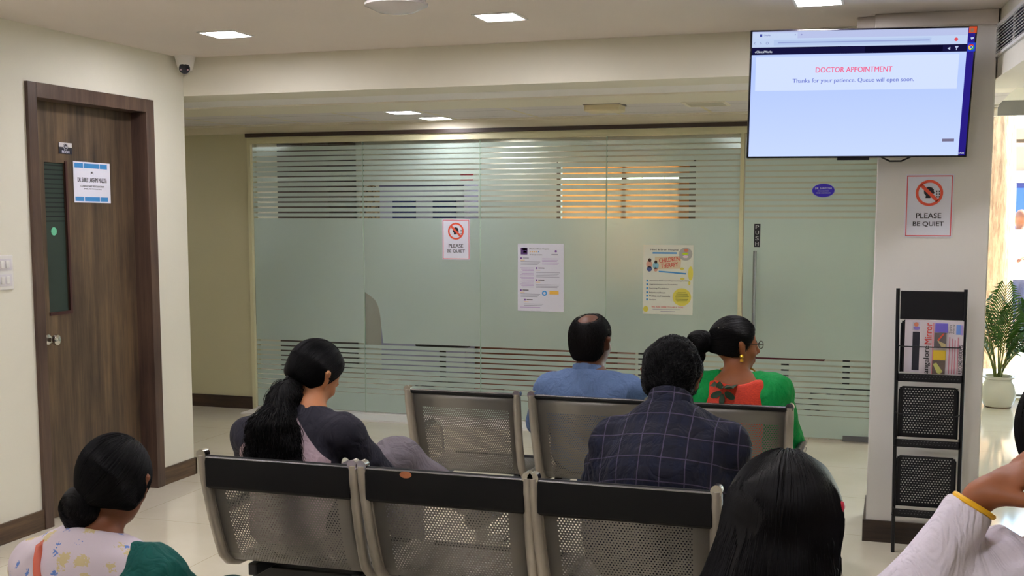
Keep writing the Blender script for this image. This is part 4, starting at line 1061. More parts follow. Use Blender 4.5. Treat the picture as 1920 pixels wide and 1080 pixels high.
def add_head(s, c, R, k=1.0):
    """skull, jaw, nose, lips, eyes sockets, ears in the head frame (x right, y forward, z up)"""
    c = np.array(c, float)
    def T(x, y, z): return c + R @ (np.array([x, y, z]) * k)
    s.ell(T(0, -.012, .018), np.array([.074, .094, .090]) * k, .02, R)
    s.ell(T(0, .026, -.040), np.array([.058, .062, .070]) * k, .03, R)
    s.ell(T(0, .058, -.086), np.array([.026, .024, .022]) * k, .02, R)
    for q in (-1, 1): s.ell(T(q * .036, .060, -.030), np.array([.022, .018, .020]) * k, .015, R)
    s.cap(T(0, .082, .020), T(0, .104, -.022), .007 * k, .011 * k, .010)
    for q in (-1, 1):
        s.ell(T(q * .011, .094, -.028), np.array([.009, .009, .007]) * k, .006, R)
        s.cut(T(q * .030, .092, .010), np.array([.017, .012, .010]) * k, .010, R)
        s.ell(T(q * .030, .074, .010), np.array([.012, .012, .010]) * k, .004, R)
        s.cap(T(q * .074, .004, -.030), T(q * .088, -.018, .012), .0085 * k, .0115 * k, .008); s.cap(T(q * .074, .002, -.028), T(q * .080, .0, .010), .008 * k, .008 * k, .008)
        s.cut(T(q * .092, -.002, -.002), np.array([.007, .008, .013]) * k, .004, R)
    s.cap(T(-.018, .086, -.056), T(.018, .086, -.056), .0065 * k, None, .006); s.cap(T(-.014, .084, -.066), T(.014, .084, -.066), .007 * k, None, .006)
    return T
def add_hand(s, wrist, d, nrm, side, k=1.0, curl=.5):
    """palm, four bent fingers of different length and a thumb from the side of the palm"""
    w = np.array(wrist, float); d = np.array(d, float); d /= np.linalg.norm(d); n = np.array(nrm, float); n -= d * (n @ d); n /= np.linalg.norm(n)
    t = np.cross(d, n) * side
    R = np.stack([t, d, n], 1)
    s.cap(w, w + d * .02 * k, .024 * k, .026 * k, .015)
    s.ell(w + d * .052 * k, np.array([.040, .050, .015]) * k, .02, R)
    for i, (x, L) in enumerate(((.030, .072), (.010, .080), (-.011, .075), (-.030, .060))):
        p = w + (t * x + d * .088) * k; cur = p; dd = d.copy()
        for j, fr in enumerate((.44, .31, .25)):
            a = curl * (.45, .8, .7)[j]; dd = dd * math.cos(a) + n * math.sin(a) * -1; dd /= np.linalg.norm(dd)
            nx_ = cur + dd * L * fr * k; s.cap(cur, nx_, (.0098, .0088, .0078)[j] * k, (.0088, .0078, .0068)[j] * k, .004); cur = nx_
            n2 = n
    p0 = w + (t * .026 + d * .022) * k; p1 = p0 + (t * .028 + d * .026 - n * .010) * k; p2 = p1 + (t * .010 + d * .030 - n * .006) * k; p3 = p2 + (d * .024 - n * .006) * k
    s.cap(p0, p1, .015 * k, .0125 * k, .012); s.cap(p1, p2, .0120 * k, .0105 * k, .005); s.cap(p2, p3, .0105 * k, .0085 * k, .005)
def V3(*a): return np.array(a, float)
def build_body(s, J, k=1.0, fat=1.0, legs=True):
    pel, ch, nk, hd = V3(*J['pelvis']), V3(*J['chest']), V3(*J['neck']), V3(*J['head'])
    s.ell(pel, (.155 * fat, .115 * fat, .105), .04); s.cap(pel + V3(0, 0, .05), ch - V3(0, 0, .06), .105 * fat, .115 * fat, .06)
    s.ell(ch, (.150 * fat, .098 * fat, .15), .05)
    for side in ('L', 'R'):
        sh, el, wr = V3(*J['sh' + side]), V3(*J['el' + side]), V3(*J['wr' + side])
        s.cap(nk - V3(0, .01, .03), sh, .048, .050 * k, .05); s.cap(sh, el, .046 * k, .037 * k, .03); s.cap(el, wr, .037 * k, .024 * k, .02)
        if legs:
            hp = pel + V3(.085 if side == 'R' else -.085, .02, -.02); kn, an = V3(*J['kn' + side]), V3(*J['an' + side])
            s.cap(hp, kn, .083 * k * fat, .055 * k, .03); s.cap(kn, an, .054 * k, .034 * k, .03)
            ft = an + V3(.01, .15, -.045); s.cap(an - V3(0, .03, .035), ft, .034, .026, .02)
    s.cap(nk - V3(0, 0, .03), hd - (hd - nk) * .25, .052 * k, .050 * k, .035)
def person(label, J, skin, R, k=1.0, hk=1.0, fat=1.0, h=.0065, hands=None):
    px_, py_ = J['pelvis'][0], J['pelvis'][1]
    t = thing('person', label, 'person', (px_, py_, 0))
    s = Sdf(); build_body(s, J, k, fat); T = add_head(s, J['head'], R, hk)
    for side, sg in (('L', -1), ('R', 1)):
        w = V3(*J['wr' + side]); e = V3(*J['el' + side]); hd_ = (hands or {}).get(side)
        d = hd_[0] if hd_ else (w - e); n = hd_[1] if hd_ else (0, 0, 1)
        add_hand(s, w, d, n, hd_[3] if hd_ and len(hd_) > 3 else -sg, .95 * k, hd_[2] if hd_ else .45)
    sdf_obj('body', s, h, skin, t, 2)
    return t, s, T
def shirt(J, k=1.0, fat=1.0, infl=.012, sleeve=1.0, hem=None, wr=.0035, seed=1, loose=0.0, neckdrop=.0):
    """torso, sleeves up to a fraction of the arm; cut open at neck, cuffs and hem by planes"""
    s = Sdf(); pel, ch, nk = V3(*J['pelvis']), V3(*J['chest']), V3(*J['neck'])
    s.ell(pel, (.165 * fat + infl, .125 * fat + infl, .115 + infl), .04); s.cap(pel + V3(0, 0, .05), ch - V3(0, 0, .06), .115 * fat + infl + loose, .120 * fat + infl, .06)
    s.ell(ch, (.155 * fat + infl, .104 * fat + infl, .155 + infl), .05)
    for side in ('L', 'R'):
        sh, el, w = V3(*J['sh' + side]), V3(*J['el' + side]), V3(*J['wr' + side])
        s.cap(nk - V3(0, .01, .035), sh, .045 + infl, .052 * k + infl, .05)
        if sleeve <= .5: e2 = sh + (el - sh) * sleeve * 2; s.cap(sh, e2, .052 * k + infl, .046 * k + infl + .006, .02)
        else:
            e2 = el + (w - el) * (sleeve - .5) * 2; s.cap(sh, el, .049 * k + infl, .040 * k + infl, .03); s.cap(el, e2, .041 * k + infl, .029 * k + infl, .02)
    if wr: s.noise(wr, 42, seed, (1, 1, .7))
    up = V3(*J['head']) - nk; up /= np.linalg.norm(up)
    s.plane(nk + up * (.012 - neckdrop), up + V3(0, 0, .6), .006)
    if hem is not None: s.plane((0, 0, hem), (0, 0, -1))
    return s
def trousers(J, k=1.0, fat=1.0, infl=.012, top=None):
    s = Sdf(); pel = V3(*J['pelvis'])
    s.ell(pel, (.160 * fat + infl, .12 * fat + infl, .108 + infl), .04)
    for side in ('L', 'R'):
        hp = pel + V3(.085 if side == 'R' else -.085, .02, -.02); kn, an = V3(*J['kn' + side]), V3(*J['an' + side])
        s.cap(hp, kn, .086 * k * fat + infl, .060 * k + infl, .03); s.cap(kn, an + (kn - an) * .12, .059 * k + infl, .042 * k + infl, .03)
    s.noise(.004, 40, 4); s.plane((0, 0, top or pel[2] + .10), (0, 0, 1)); return s
def shoes(J, t, mat):
    for side in ('L', 'R'):
        an = V3(*J['an' + side]); ft = an + V3(.01, .15, -.04)
        s = Sdf(); s.cap(an - V3(0, .035, .032), ft, .041, .035, .02); s.cap(an - V3(0, .01, .0), an - V3(0, 0, .035), .040, .042, .02)
        s.plane((0, 0, an[2] - .075), (0, 0, -1)); sdf_obj('shoe', s, .007, mat, t, 2)
def pick(V, n, cond=None):
    if cond is not None: V = V[cond(V)]
    return V[RNG.choice(len(V), min(n, len(V)), replace=False)]
def hair_obj(name, shells, mat, parent):
    """one mesh from several (verts, faces) pieces"""
    Vs, Fs, o = [], [], 0
    for V, F in shells: Vs.append(V); Fs += (np.asarray(F) + o).tolist(); o += len(V)
    return mesh_obj(name, np.concatenate(Vs), Fs, mat, parent, parent.location, 0)
def skull(c, R, k, infl, face=.035, nape=-.045, ears=0):
    """hair cap around the skull, open over the face; planes given in the head frame"""
    c = np.array(c, float); s = Sdf()
    s.ell(c + R @ (V3(0, -.014, .018) * k), V3(.078, .098, .093) * k + infl, .02, R)
    s.ell(c + R @ (V3(0, -.045, -.030) * k), V3(.062, .050, .065) * k + infl, .02, R)
    s.plane(c + R @ (V3(0, face, .040) * k), R @ V3(0, 1, -.55), .012)
    s.plane(c + R @ (V3(0, -.02, nape) * k), R @ V3(0, -.12, -1), .01)
    if ears:
        for q in (-1, 1): s.cut(c + R @ (V3(q * .094, -.008, -.014) * k), V3(.030, .024, .034) * ears, .006, R)
    return s

# ---- woman with the ponytail, grey and pink raglan top, nearer row, left seat
J = dict(pelvis=(-1.84, 3.405, .555), chest=(-1.855, 3.40, .755), neck=(-1.815, 3.435, .915), head=(-1.828, 3.515, 1.025),
         shL=(-2.025, 3.41, .825), shR=(-1.680, 3.42, .855), elL=(-2.075, 3.50, .66), elR=(-1.57, 3.53, .665), wrL=(-1.90, 3.72, .62), wrR=(-1.69, 3.70, .585),
         knL=(-1.715, 3.93, .668), anL=(-1.44, 4.04, .47), knR=(-1.66, 3.86, .50), anR=(-1.64, 3.92, .085))
R_ = rotm(-.45, -.62, .12)
t, body, T = person('person with a long curly ponytail in a grey and pink raglan top', J, SK3, R_, .92, .95)
def raglan():
    n = N('raglan_jersey'); x = n.sep(n.coord()); co = n.coord(); a = n.noise(co, 220, 2)
    ax = n.math('ABSOLUTE', n.math('SUBTRACT', x[0], -.030))
    slope = n.math('SUBTRACT', .060, n.math('MULTIPLY', n.math('SUBTRACT', x[2], .905), .80))
    f = n.math('MULTIPLY', n.math('LESS_THAN', ax, n.math('MINIMUM', .17, slope)), n.math('LESS_THAN', x[2], .905))
    col = n.mix(f, lin((44, 43, 52)), lin((178, 156, 164)))
    return n.done(n.pbsdf(col, .85, spec=.2, normal=folds(n, a)))
sA = shirt(J, .92, 1.0, .010, 1.0, hem=.50, seed=3, wr=.005)
sdf_obj('raglan_top', sA, .0075, raglan(), t, 2)
tr_ = trousers(J, .92, 1.0, top=.80); kn = V3(*J['knL']); tr_.p.insert(0, ('e', kn + V3(0, 0, -.005), V3(.088, .085, .076), None, None, .02))
sdf_obj('trousers', tr_, .008, cloth('grey_trousers', (112, 106, 112)), t, 2); shoes(J, t, M['black'])
cap_ = skull(J['head'], R_, .95, .006, face=.045, nape=-.062)
tie = V3(-1.872, 3.440, 1.008)
tail = Sdf(); tail.cap(tie, (-1.868, 3.375, .965), .020, .040, .03); tail.cap((-1.868, 3.375, .965), (-1.858, 3.272, .89), .042, .050, .03); tail.cap((-1.89, 3.268, .87), (-1.90, 3.258, .76), .046, .040, .03); tail.cap((-1.825, 3.268, .88), (-1.800, 3.258, .76), .048, .042, .03)
tail.cap((-1.87, 3.262, .78), (-1.86, 3.265, .70), .045, .02, .03); tail.noise(.006, 70, 9)
cV = surface_net(cap_, .006); tV = surface_net(tail, .006)
fl = lambda P, u: (tie - P) / (np.linalg.norm(tie - P, axis=-1, keepdims=True) + 1e-6)
s1 = groom(cap_, pick(cV[0], 1400), fl, 14, .008, .003, .0013)
dn = lambda P, u: np.stack([0 * P[:, 0], 0 * P[:, 0], -1 + 0 * P[:, 0]], -1)
s2 = groom(tail, pick(tV[0], 900, lambda V: V[:, 2] > .82), dn, 18, .009, .003, .0014, wob=.005, wfreq=75)
s3 = groom(tail, pick(tV[0], 170, lambda V: (V[:, 2] > .88)), dn, 18, .011, .009, .0011, wob=.008, wfreq=60)
hair_obj('hair', [cV, s1], HAIR, t); hair_obj('ponytail', [tV, s2, s3], HAIR, t)
MB().tube([tuple(tie - np.array(t.location) + V3(.026 * math.cos(a), .012 * math.sin(a), .026 * math.sin(a))) for a in np.linspace(0, 2 * PI, 17)], .006, 8).build('hair_tie', M['black'], t)

# ---- man in the blue polo shirt, second row, middle seat
J = dict(pelvis=(-1.20, 4.86, .56), chest=(-1.215, 4.815, .745), neck=(-1.222, 4.83, .890), head=(-1.218, 4.865, 1.020),
         shL=(-1.395, 4.83, .805), shR=(-1.050, 4.83, .815), elL=(-1.47, 4.93, .62), elR=(-.985, 4.93, .63), wrL=(-1.36, 5.16, .60), wrR=(-1.08, 5.16, .60),
         knL=(-1.33, 5.32, .49), knR=(-1.08, 5.32, .49), anL=(-1.34, 5.36, .085), anR=(-1.07, 5.36, .085))
R_ = rotm(-.28, -.08, -.03)
t, body, T = person('person with a bald patch in a light blue polo shirt, seated in the second row', J, SK0, R_, 1.08, 1.03, 1.12)
POLO = cloth('light_blue_pique', (94, 116, 154), 300)
sA = shirt(J, 1.10, 1.12, .012, .42, hem=.47, wr=.006, seed=5); sdf_obj('polo_shirt', sA, .0075, POLO, t, 2)
c_ = Sdf(); nk = V3(*J['neck'])
c_.cap(nk + V3(0, -.0, -.02), nk + V3(-.004, .006, .028), .074, .066, .01); c_.plane(nk + V3(0, 0, .030), (0, .30, 1), .003); c_.plane(nk + V3(0, 0, -.02), (0, 0, -1), .003); c_.cut(nk + V3(0, .004, .02), (.055, .055, .10), .004)
sdf_obj('collar', c_, .005, POLO, t, 2)
sdf_obj('trousers', trousers(J, 1.05, 1.05), .008, cloth('navy_jeans', (44, 58, 88)), t, 2); shoes(J, t, M['black'])
cap_ = skull(J['head'], R_, 1.03, .006, face=.03, nape=-.085, ears=1.35); hc = V3(*J['head'])
cap_.cut(hc + R_ @ V3(.005, -.060, .118), (.054, .066, .050), .014, R_)
cV = surface_net(cap_, .005)
fl = lambda P, u: np.stack([0 * P[:, 0], -.2 + 0 * P[:, 0], -1 + 0 * P[:, 0]], -1)
hair_obj('hair', [cV, groom(cap_, pick(cV[0], 5000), fl, 3, .004, .0032, .0008)], HAIRB, t)

# ---- woman with the bun, green shawl and red blouse, second row, right seat
J = dict(pelvis=(-.60, 4.86, .545), chest=(-.60, 4.81, .735), neck=(-.600, 4.83, .905), head=(-.612, 4.885, 1.022),
         shL=(-.735, 4.83, .838), shR=(-.452, 4.83, .838), elL=(-.80, 4.95, .62), elR=(-.405, 4.95, .62), wrL=(-.70, 5.16, .58), wrR=(-.49, 5.16, .58),
         knL=(-.70, 5.28, .48), knR=(-.49, 5.28, .48), anL=(-.71, 5.33, .085), anR=(-.48, 5.33, .085))
R_ = rotm(-1.02, -.10, .0)
t, body, T = person('person in a red blouse and green shawl with a hair bun, looking right', J, SK2, R_, .92, .98, 1.0)
def blouse():
    n = N('red_blouse'); co = n.coord(); x = n.sep(co); a = n.noise(n.scale(co, (40, 40, 160)), 3, 3)
    return n.done(n.pbsdf(n.ramp(a, [(.3, lin((196, 40, 26))), (.7, lin((232, 72, 34)))]), .7, normal=n.bump(a, .3, .003)))
sA = shirt(J, .92, 1.0, .010, .35, hem=.45, wr=.002, neckdrop=.040)
sA.cut(V3(*J['neck']) + V3(0, -.06, .018), (.10, .10, .050), .01)
sdf_obj('blouse', sA, .0065, blouse(), t, 2)
sdf_obj('trousers', trousers(J, .92, 1.0, .018), .008, cloth('green_lower_garment', (28, 120, 66)), t, 2); shoes(J, t, M['black'])
# shawl over both shoulders, open at the back
sh_ = Sdf(); 
for side in ('L', 'R'):
    a, b_, w_ = V3(*J['sh' + side]), V3(*J['el' + side]), V3(*J['wr' + side]); sg = -1 if side == 'L' else 1
    sh_.cap(V3(*J['neck']) + V3(sg * .085, .005, -.022), a + V3(sg * .004, 0, .004), .040, .074, .03); sh_.cap(a, b_, .074, .070, .03); sh_.cap(b_, w_, .06, .045, .03); sh_.cap(a + V3(-sg * .03, .05, -.03), V3(-.60 + sg * .08, 4.99, .62), .06, .07, .03)
    sh_.cap(a + V3(-sg * .012, -.055, -.02), V3(-.60 + sg * .165, 4.745, .60), .040, .04, .03)
sh_.noise(.0045, 60, 8, (1, 1, .25))
sdf_obj('shawl', sh_, .0065, cloth('green_shawl', (14, 148, 72), 160, var=.12, rough=.7), t, 2)
hc = V3(*J['head'])
cap_ = skull(hc, R_, .98, .009, face=.050, nape=-.050, ears=.9)
cV = surface_net(cap_, .005)
bc1, bc2 = V3(-.752, 4.83, 1.035), V3(-.765, 4.82, .975)
bun = Sdf(); bun.ell(bc1, (.052, .045, .046), .008); bun.ell(bc2, (.037, .036, .036), .008); bun.cap(V3(-.68, 4.85, 1.035), bc1, .035, .03, .02); bun.noise(.002, 90, 3)
bV = surface_net(bun, .004)
fl = lambda P, u: (bc1 - P) / (np.linalg.norm(bc1 - P, axis=-1, keepdims=True) + 1e-6)
def swirl(P, u):
    q = P - bc1; return np.stack([-q[:, 2], 0 * q[:, 0], q[:, 0]], -1) + .001
hair_obj('hair', [cV, groom(cap_, pick(cV[0], 1500), fl, 14, .008, .0025, .0010)], HAIR, t)
hair_obj('bun', [bV, groom(bun, pick(bV[0], 500), swirl, 14, .006, .002, .0010)], HAIR, t)
O_ = np.array(t.location)
for i, p in enumerate((V3(-.672, 4.825, 1.107), V3(-.660, 4.822, 1.103), V3(-.650, 4.822, 1.109))):
    pass
hp_ = MB(); 
for p in (V3(-.672, 4.810, 1.095), V3(-.660, 4.805, 1.090), V3(-.652, 4.806, 1.098)): hp_.lathe([(.0045, -.003), (.0045, .002), (.001, .004)], tuple(p - O_), 10, 'Y')
hp_.build('hair_clip', M['chrome'], t)
gold = plain('gold', (224, 176, 60), .3, .8)
e0 = T(.084, -.006, -.040) - O_
MB().lathe([(.001, -.010), (.006, -.008), (.0085, 0), (.006, .006), (.001, .008)], tuple(e0), 14).lathe([(.001, -.024), (.0075, -.022), (.006, -.012), (.001, -.010)], tuple(e0), 14).build('earring', gold, t)
nk = V3(*J['neck']) - O_
MB().tube([tuple(nk + V3(.074 * math.cos(a), .012 + .066 * math.sin(a), .008 + .016 * math.sin(a))) for a in np.linspace(0, 2 * PI, 33)], .0040, 8).build('necklace', gold, t)
gl = MB(); gm_ = plain('dark_glasses_frame', (36, 26, 26), .3)
for q in (-1, 1):
    gl.tube([tuple(T(q * (.031 + .021 * math.cos(a)), .100, .010 + .016 * math.sin(a)) - O_) for a in np.linspace(0, 2 * PI, 25)], .0016, 6)
    gl.tube([tuple(T(q * .052, .100, .014) - O_), tuple(T(q * .076, .060, .014) - O_), tuple(T(q * .081, .0, .012) - O_), tuple(T(q * .080, -.022, .0) - O_)], .0018, 6)
gl.tube([tuple(T(-.010, .103, .014) - O_), tuple(T(.010, .103, .014) - O_)], .0016, 6)
gl.build('glasses', gm_, t)
# leaf motif woven into the back of the blouse: it follows the cloth surface
lf_ = MB(); yb = 4.83
def on_back(x, z):
    P = np.array([[x, yy, z] for yy in np.linspace(4.60, 4.80, 81)], np.float32); d = sA(P); i = int(np.argmax(d < 0)); return V3(x, P[i, 1] - .0045, z) - O_
for (x0, z0, ang, L_, w_) in ((-.640, .862, 1.45, .045, .011), (-.634, .862, .35, .055, .012), (-.640, .860, 2.6, .045, .012), (-.632, .845, -.5, .048, .013), (-.640, .840, -1.6, .050, .012), (-.645, .845, 3.6, .05, .012)):
    pts = []
    for k in range(14):
        a = 2 * PI * k / 14; u_ = L_ / 2 * (1 + math.cos(a)); v_ = w_ * math.sin(a); x = x0 + u_ * math.cos(ang) - v_ * math.sin(ang); z = z0 + u_ * math.sin(ang) + v_ * math.cos(ang)
        pts.append(on_back(x, z))
    cpt = on_back(x0 + L_ / 2 * math.cos(ang), z0 + L_ / 2 * math.sin(ang)); lf_.add([tuple(p) for p in pts] + [tuple(cpt)], [(k, (k + 1) % 14, 14) for k in range(14)])
lf_.build('leaf_motif', plain('dark_green_thread', (34, 62, 40), .8), t)

# ---- man in the dark plaid shirt, nearer row, right seat, leaning forward
J = dict(pelvis=(-.665, 3.425, .575), chest=(-.640, 3.42, .775), neck=(-.632, 3.50, .975), head=(-.645, 3.595, 1.052),
         shL=(-.790, 3.46, .865), shR=(-.465, 3.47, .870), elL=(-.875, 3.58, .68), elR=(-.425, 3.56, .665), wrL=(-.77, 3.82, .64), wrR=(-.545, 3.82, .64),
         knL=(-.80, 3.84, .50), knR=(-.53, 3.84, .50), anL=(-.80, 3.88, .085), anR=(-.53, 3.88, .085))
R_ = rotm(.02, -.55, .05)
t, body, T = person('person in a dark navy plaid shirt leaning forward in the nearer row', J, SK1, R_, 1.12, 1.0, 1.22)
def plaid():
    n = N('navy_plaid'); co = n.coord(); x = n.sep(co); wv = n.noise(co, 6, 2); d = n.math('MULTIPLY', n.math('SUBTRACT', wv, .5), .012)
    def line(v, p, off, w):
        f = n.math('FRACT', n.math('DIVIDE', n.math('ADD', n.math('ADD', v, d), off), p)); return n.math('LESS_THAN', n.math('ABSOLUTE', n.math('SUBTRACT', f, .5)), w / p)
    zz = n.math('ADD', n.math('MULTIPLY', x[2], .92), n.math('MULTIPLY', x[1], .35))
    l1 = line(x[0], .066, 10.012, .0016); l2 = line(zz, .070, 10.0, .0016); w1 = line(x[0], .066, 10.032, .010); w2 = line(zz, .070, 10.02, .012)
    a = n.noise(co, 260, 2)
    col = n.mix(n.math('MULTIPLY', n.math('ADD', w1, w2), .35), lin((28, 29, 41)), lin((24, 29, 50)))
    col = n.mix(n.math('MULTIPLY', n.math('MAXIMUM', l1, l2), .38), col, lin((104, 94, 122)))
    return n.done(n.pbsdf(col, .8, spec=.2, normal=folds(n, a, .2)))
PL = plaid()
sA = shirt(J, 1.14, 1.22, .014, .96, hem=.50, wr=.009, seed=7); sA.cap(V3(*J['neck']) - V3(0, .04, .10), V3(*J['chest']) - V3(0, .05, 0), .10, .13, .08)
sdf_obj('plaid_shirt', sA, .0075, PL, t, 2)
c_ = Sdf(); nk = V3(*J['neck']); up = V3(0, .42, .9)
c_.cap(nk - up * .03, nk + up * .035, .078, .067, .01); c_.plane(nk + up * .038, up + V3(0, .25, 0), .003); c_.plane(nk - up * .03, -up, .003); c_.cut(nk + up * .03 + V3(0, .01, 0), (.056, .056, .10), .004)
sdf_obj('collar', c_, .005, PL, t, 2)
sdf_obj('trousers', trousers(J, 1.1, 1.1), .008, cloth('black_trousers', (34, 34, 42)), t, 2); shoes(J, t, M['black'])
hc = V3(*J['head'])
cap_ = skull(hc, R_, 1.0, .010, face=.055, nape=-.080, ears=1.0); cap_.noise(.004, 70, 4)
cV = surface_net(cap_, .005)
def fl(P, u):
    q = (P - hc) @ R_; q2 = np.stack([q[:, 0] * 1.5, -.6 - 4 * np.minimum(q[:, 1], 0) * 0 + 0 * q[:, 0], -.6 + 0 * q[:, 0]], -1) @ R_.T
    return q2 + RNG.normal(size=P.shape) * .35
hair_obj('hair', [cV, groom(cap_, pick(cV[0], 3800), fl, 6, .006, .004, .0012, wob=.002, wfreq=90)], HAIR, t)

# ---- woman with long straight black hair, near the camera on the right
J = dict(pelvis=(-.19, 2.10, .50), chest=(-.19, 2.06, .70), neck=(-.175, 2.09, .865), head=(-.174, 2.155, 1.002),
         shL=(-.32, 2.08, .79), shR=(-.085, 2.08, .785), elL=(-.38, 2.2, .58), elR=(-.05, 2.2, .58), wrL=(-.28, 2.42, .56), wrR=(-.10, 2.42, .56),
         knL=(-.28, 2.58, .46), knR=(-.10, 2.58, .46), anL=(-.28, 2.62, .085), anR=(-.10, 2.62, .085))
R_ = rotm(-.12, -.22, 0)
t, body, T = person('person with long loose black hair and a red hair tie, lower right', J, SK1, R_, .92, 1.0)
sdf_obj('top', shirt(J, .92, 1.0, .012, .9, hem=.42, seed=9), .008, cloth('pale_grey_top', (176, 170, 190)), t, 2)
sdf_obj('trousers', trousers(J, .92, 1.0), .010, cloth('dark_trousers', (40, 38, 48)), t, 2); shoes(J, t, M['black'])
hc = V3(*J['head'])
cap_ = skull(hc, R_, 1.02, .020, face=.075, nape=-.10)
mass = Sdf(); mass.ell(hc + V3(0, -.014, .014), (.098, .112, .112), .02)
mass.cap(hc + V3(-.01, -.02, -.02), hc + V3(-.020, -.065, -.11), .092, .095, .05); mass.cap(hc + V3(-.035, -.07, -.10), hc + V3(-.115, -.12, -.24), .085, .085, .05); mass.cap(hc + V3(-.0, -.07, -.10), hc + V3(-.02, -.12, -.26), .085, .090, .05); mass.cap(hc + V3(-.115, -.12, -.24), hc + V3(-.13, -.12, -.40), .085, .05, .05); mass.cap(hc + V3(-.02, -.12, -.26), hc + V3(-.03, -.12, -.42), .085, .05, .05)
mass.plane(hc + V3(0, .062, .02), (0.1, 1, -.35), .02); mass.noise(.0022, 60, 5, (1, 1, .12))
mV = surface_net(mass, .006)
crown = hc + V3(.0, .035, .125)
def fl(P, u):
    q = P - crown; r = q.copy(); r[:, 2] = 0; r /= np.linalg.norm(r, axis=-1, keepdims=True) + .03; r[:, 2] = -.25 - 6 * np.clip(-q[:, 2], 0, 1); r[:, 1] *= .8
    return r
s1 = groom(mass, pick(mV[0], 3000, lambda V: (V[:, 2] > hc[2] + .02) & (V[:, 1] < hc[1] + .045)), fl, 40, .011, .003, .0010)
s2 = groom(mass, pick(mV[0], 2200, lambda V: (V[:, 2] <= hc[2] + .02) & (V[:, 1] < hc[1] + .04)), fl, 24, .011, .004, .0010)
s3 = groom(mass, pick(mV[0], 50, lambda V: (V[:, 0] > hc[0] + .03) & (V[:, 2] < hc[2]) & (V[:, 1] < hc[1] + .03)), fl, 20, .011, .007, .0010, wob=.008, wfreq=26)
hair_obj('hair', [mV, s1, s2, s3], HAIR, t)
O_ = np.array(t.location)
MB().lathe([(.002, -.008), (.009, -.006), (.011, 0), (.009, .006), (.002, .008)], tuple(hc + V3(.097, -.030, .036) - O_), 12, 'X').build('hair_tie', plain('crimson_tie', (196, 30, 60), .5), t)

# ---- woman at the left edge, hair in a low bun, printed top, green scarf, bag strap
J = dict(pelvis=(-1.88, 2.42, .45), chest=(-1.88, 2.37, .62), neck=(-1.872, 2.41, .765), head=(-1.852, 2.47, .884),
         shL=(-2.03, 2.39, .675), shR=(-1.72, 2.39, .680), elL=(-2.10, 2.5, .50), elR=(-1.65, 2.5, .50), wrL=(-1.98, 2.74, .50), wrR=(-1.78, 2.74, .50),
         knL=(-1.98, 2.88, .45), knR=(-1.78, 2.88, .45), anL=(-1.98, 2.92, .085), anR=(-1.78, 2.92, .085))
R_ = rotm(.22, -.25, 0)
t, body, T = person('person in a printed white top with green scarf and orange strap, lower left', J, SK1, R_, .92, .98)
def printed():
    n = N('printed_white_cotton'); co = n.coord(); v = n.n('ShaderNodeTexVoronoi'); nzz = n.n('ShaderNodeTexNoise'); nzz.inputs['Scale'].default_value = 60; vm = n.n('ShaderNodeVectorMath', operation='MULTIPLY_ADD'); n.set(vm.inputs[0], nzz.outputs[1]); vm.inputs[1].default_value = (.03, .03, .03); n.set(vm.inputs[2], co); n.set(v.inputs[0], vm.outputs[0]); v.inputs['Scale'].default_value = 15
    v2 = n.n('ShaderNodeTexVoronoi'); n.set(v2.inputs[0], vm.outputs[0]); v2.inputs['Scale'].default_value = 22
    col = n.mix(n.math('LESS_THAN', v2.outputs[0], .18), lin((196, 184, 192)), lin((96, 126, 190)))
    col = n.mix(n.math('MULTIPLY', n.math('LESS_THAN', v.outputs[0], .26), .7), col, lin((190, 172, 92)))
    return n.done(n.pbsdf(col, .8, spec=.2))
sA = shirt(J, .92, 1.05, .014, .6, hem=.38, seed=12, wr=.005); sdf_obj('printed_top', sA, .0075, printed(), t, 2)
sdf_obj('trousers', trousers(J, .92, 1.0), .010, cloth('dark_green_trousers', (24, 60, 54)), t, 2); shoes(J, t, M['black'])
sc_ = Sdf(); a = V3(*J['shR']); e_ = V3(*J['elR'])
sc_.cap(a + V3(-.015, 0, .016), a + V3(.03, 0, .0), .062, .068, .03); sc_.cap(a + V3(.025, 0, .0), e_ + V3(.01, 0, .02), .070, .074, .03); sc_.cap(a + V3(-.005, -.065, -.03), a + V3(0.02, -.085, -.36), .042, .05, .03); sc_.cap(a + V3(.0, .06, 0), a + V3(0, .10, -.25), .05, .05, .03); sc_.noise(.006, 70, 2, (1, 1, .2))
sdf_obj('scarf', sc_, .007, cloth('bottle_green_scarf', (14, 78, 72), 140, rough=.75), t, 2)
O_ = np.array(t.location)
def hug(x, z, y0=2.10, y1=2.42):
    P = np.array([[x, yy, z] for yy in np.linspace(y0, y1, 129)], np.float32); d = sA(P); i = int(np.argmax(d < 0)); return V3(x, P[i, 1] - .004, z) - O_
pts = [hug(-1.945 + k * .013, .745 - k * .022) for k in range(13)]
pts = [V3(-1.955, 2.42, .765) - O_] + pts
MB().tube([tuple(p) for p in pts], .0165, 12, flat=.22, upv=(.8, 0, .6)).build('bag_strap', plain('orange_brown_leather', (176, 72, 40), .45), t)
hc = V3(*J['head']); cap_ = skull(hc, R_, .98, .010, face=.060, nape=-.070); cV = surface_net(cap_, .005)
bc = V3(-1.892, 2.380, .838); bun = Sdf(); bun.ell(bc, (.047, .042, .046), .01); bun.cap(bc + V3(0, 0, -.02), bc + V3(-.01, -.01, -.09), .035, .012, .02); bun.noise(.003, 70, 6); bV = surface_net(bun, .005)
fl = lambda P, u: (bc - P) / (np.linalg.norm(bc - P, axis=-1, keepdims=True) + 1e-6)
hair_obj('hair', [cV, groom(cap_, pick(cV[0], 2200), fl, 16, .008, .003, .0011)], HAIR, t)
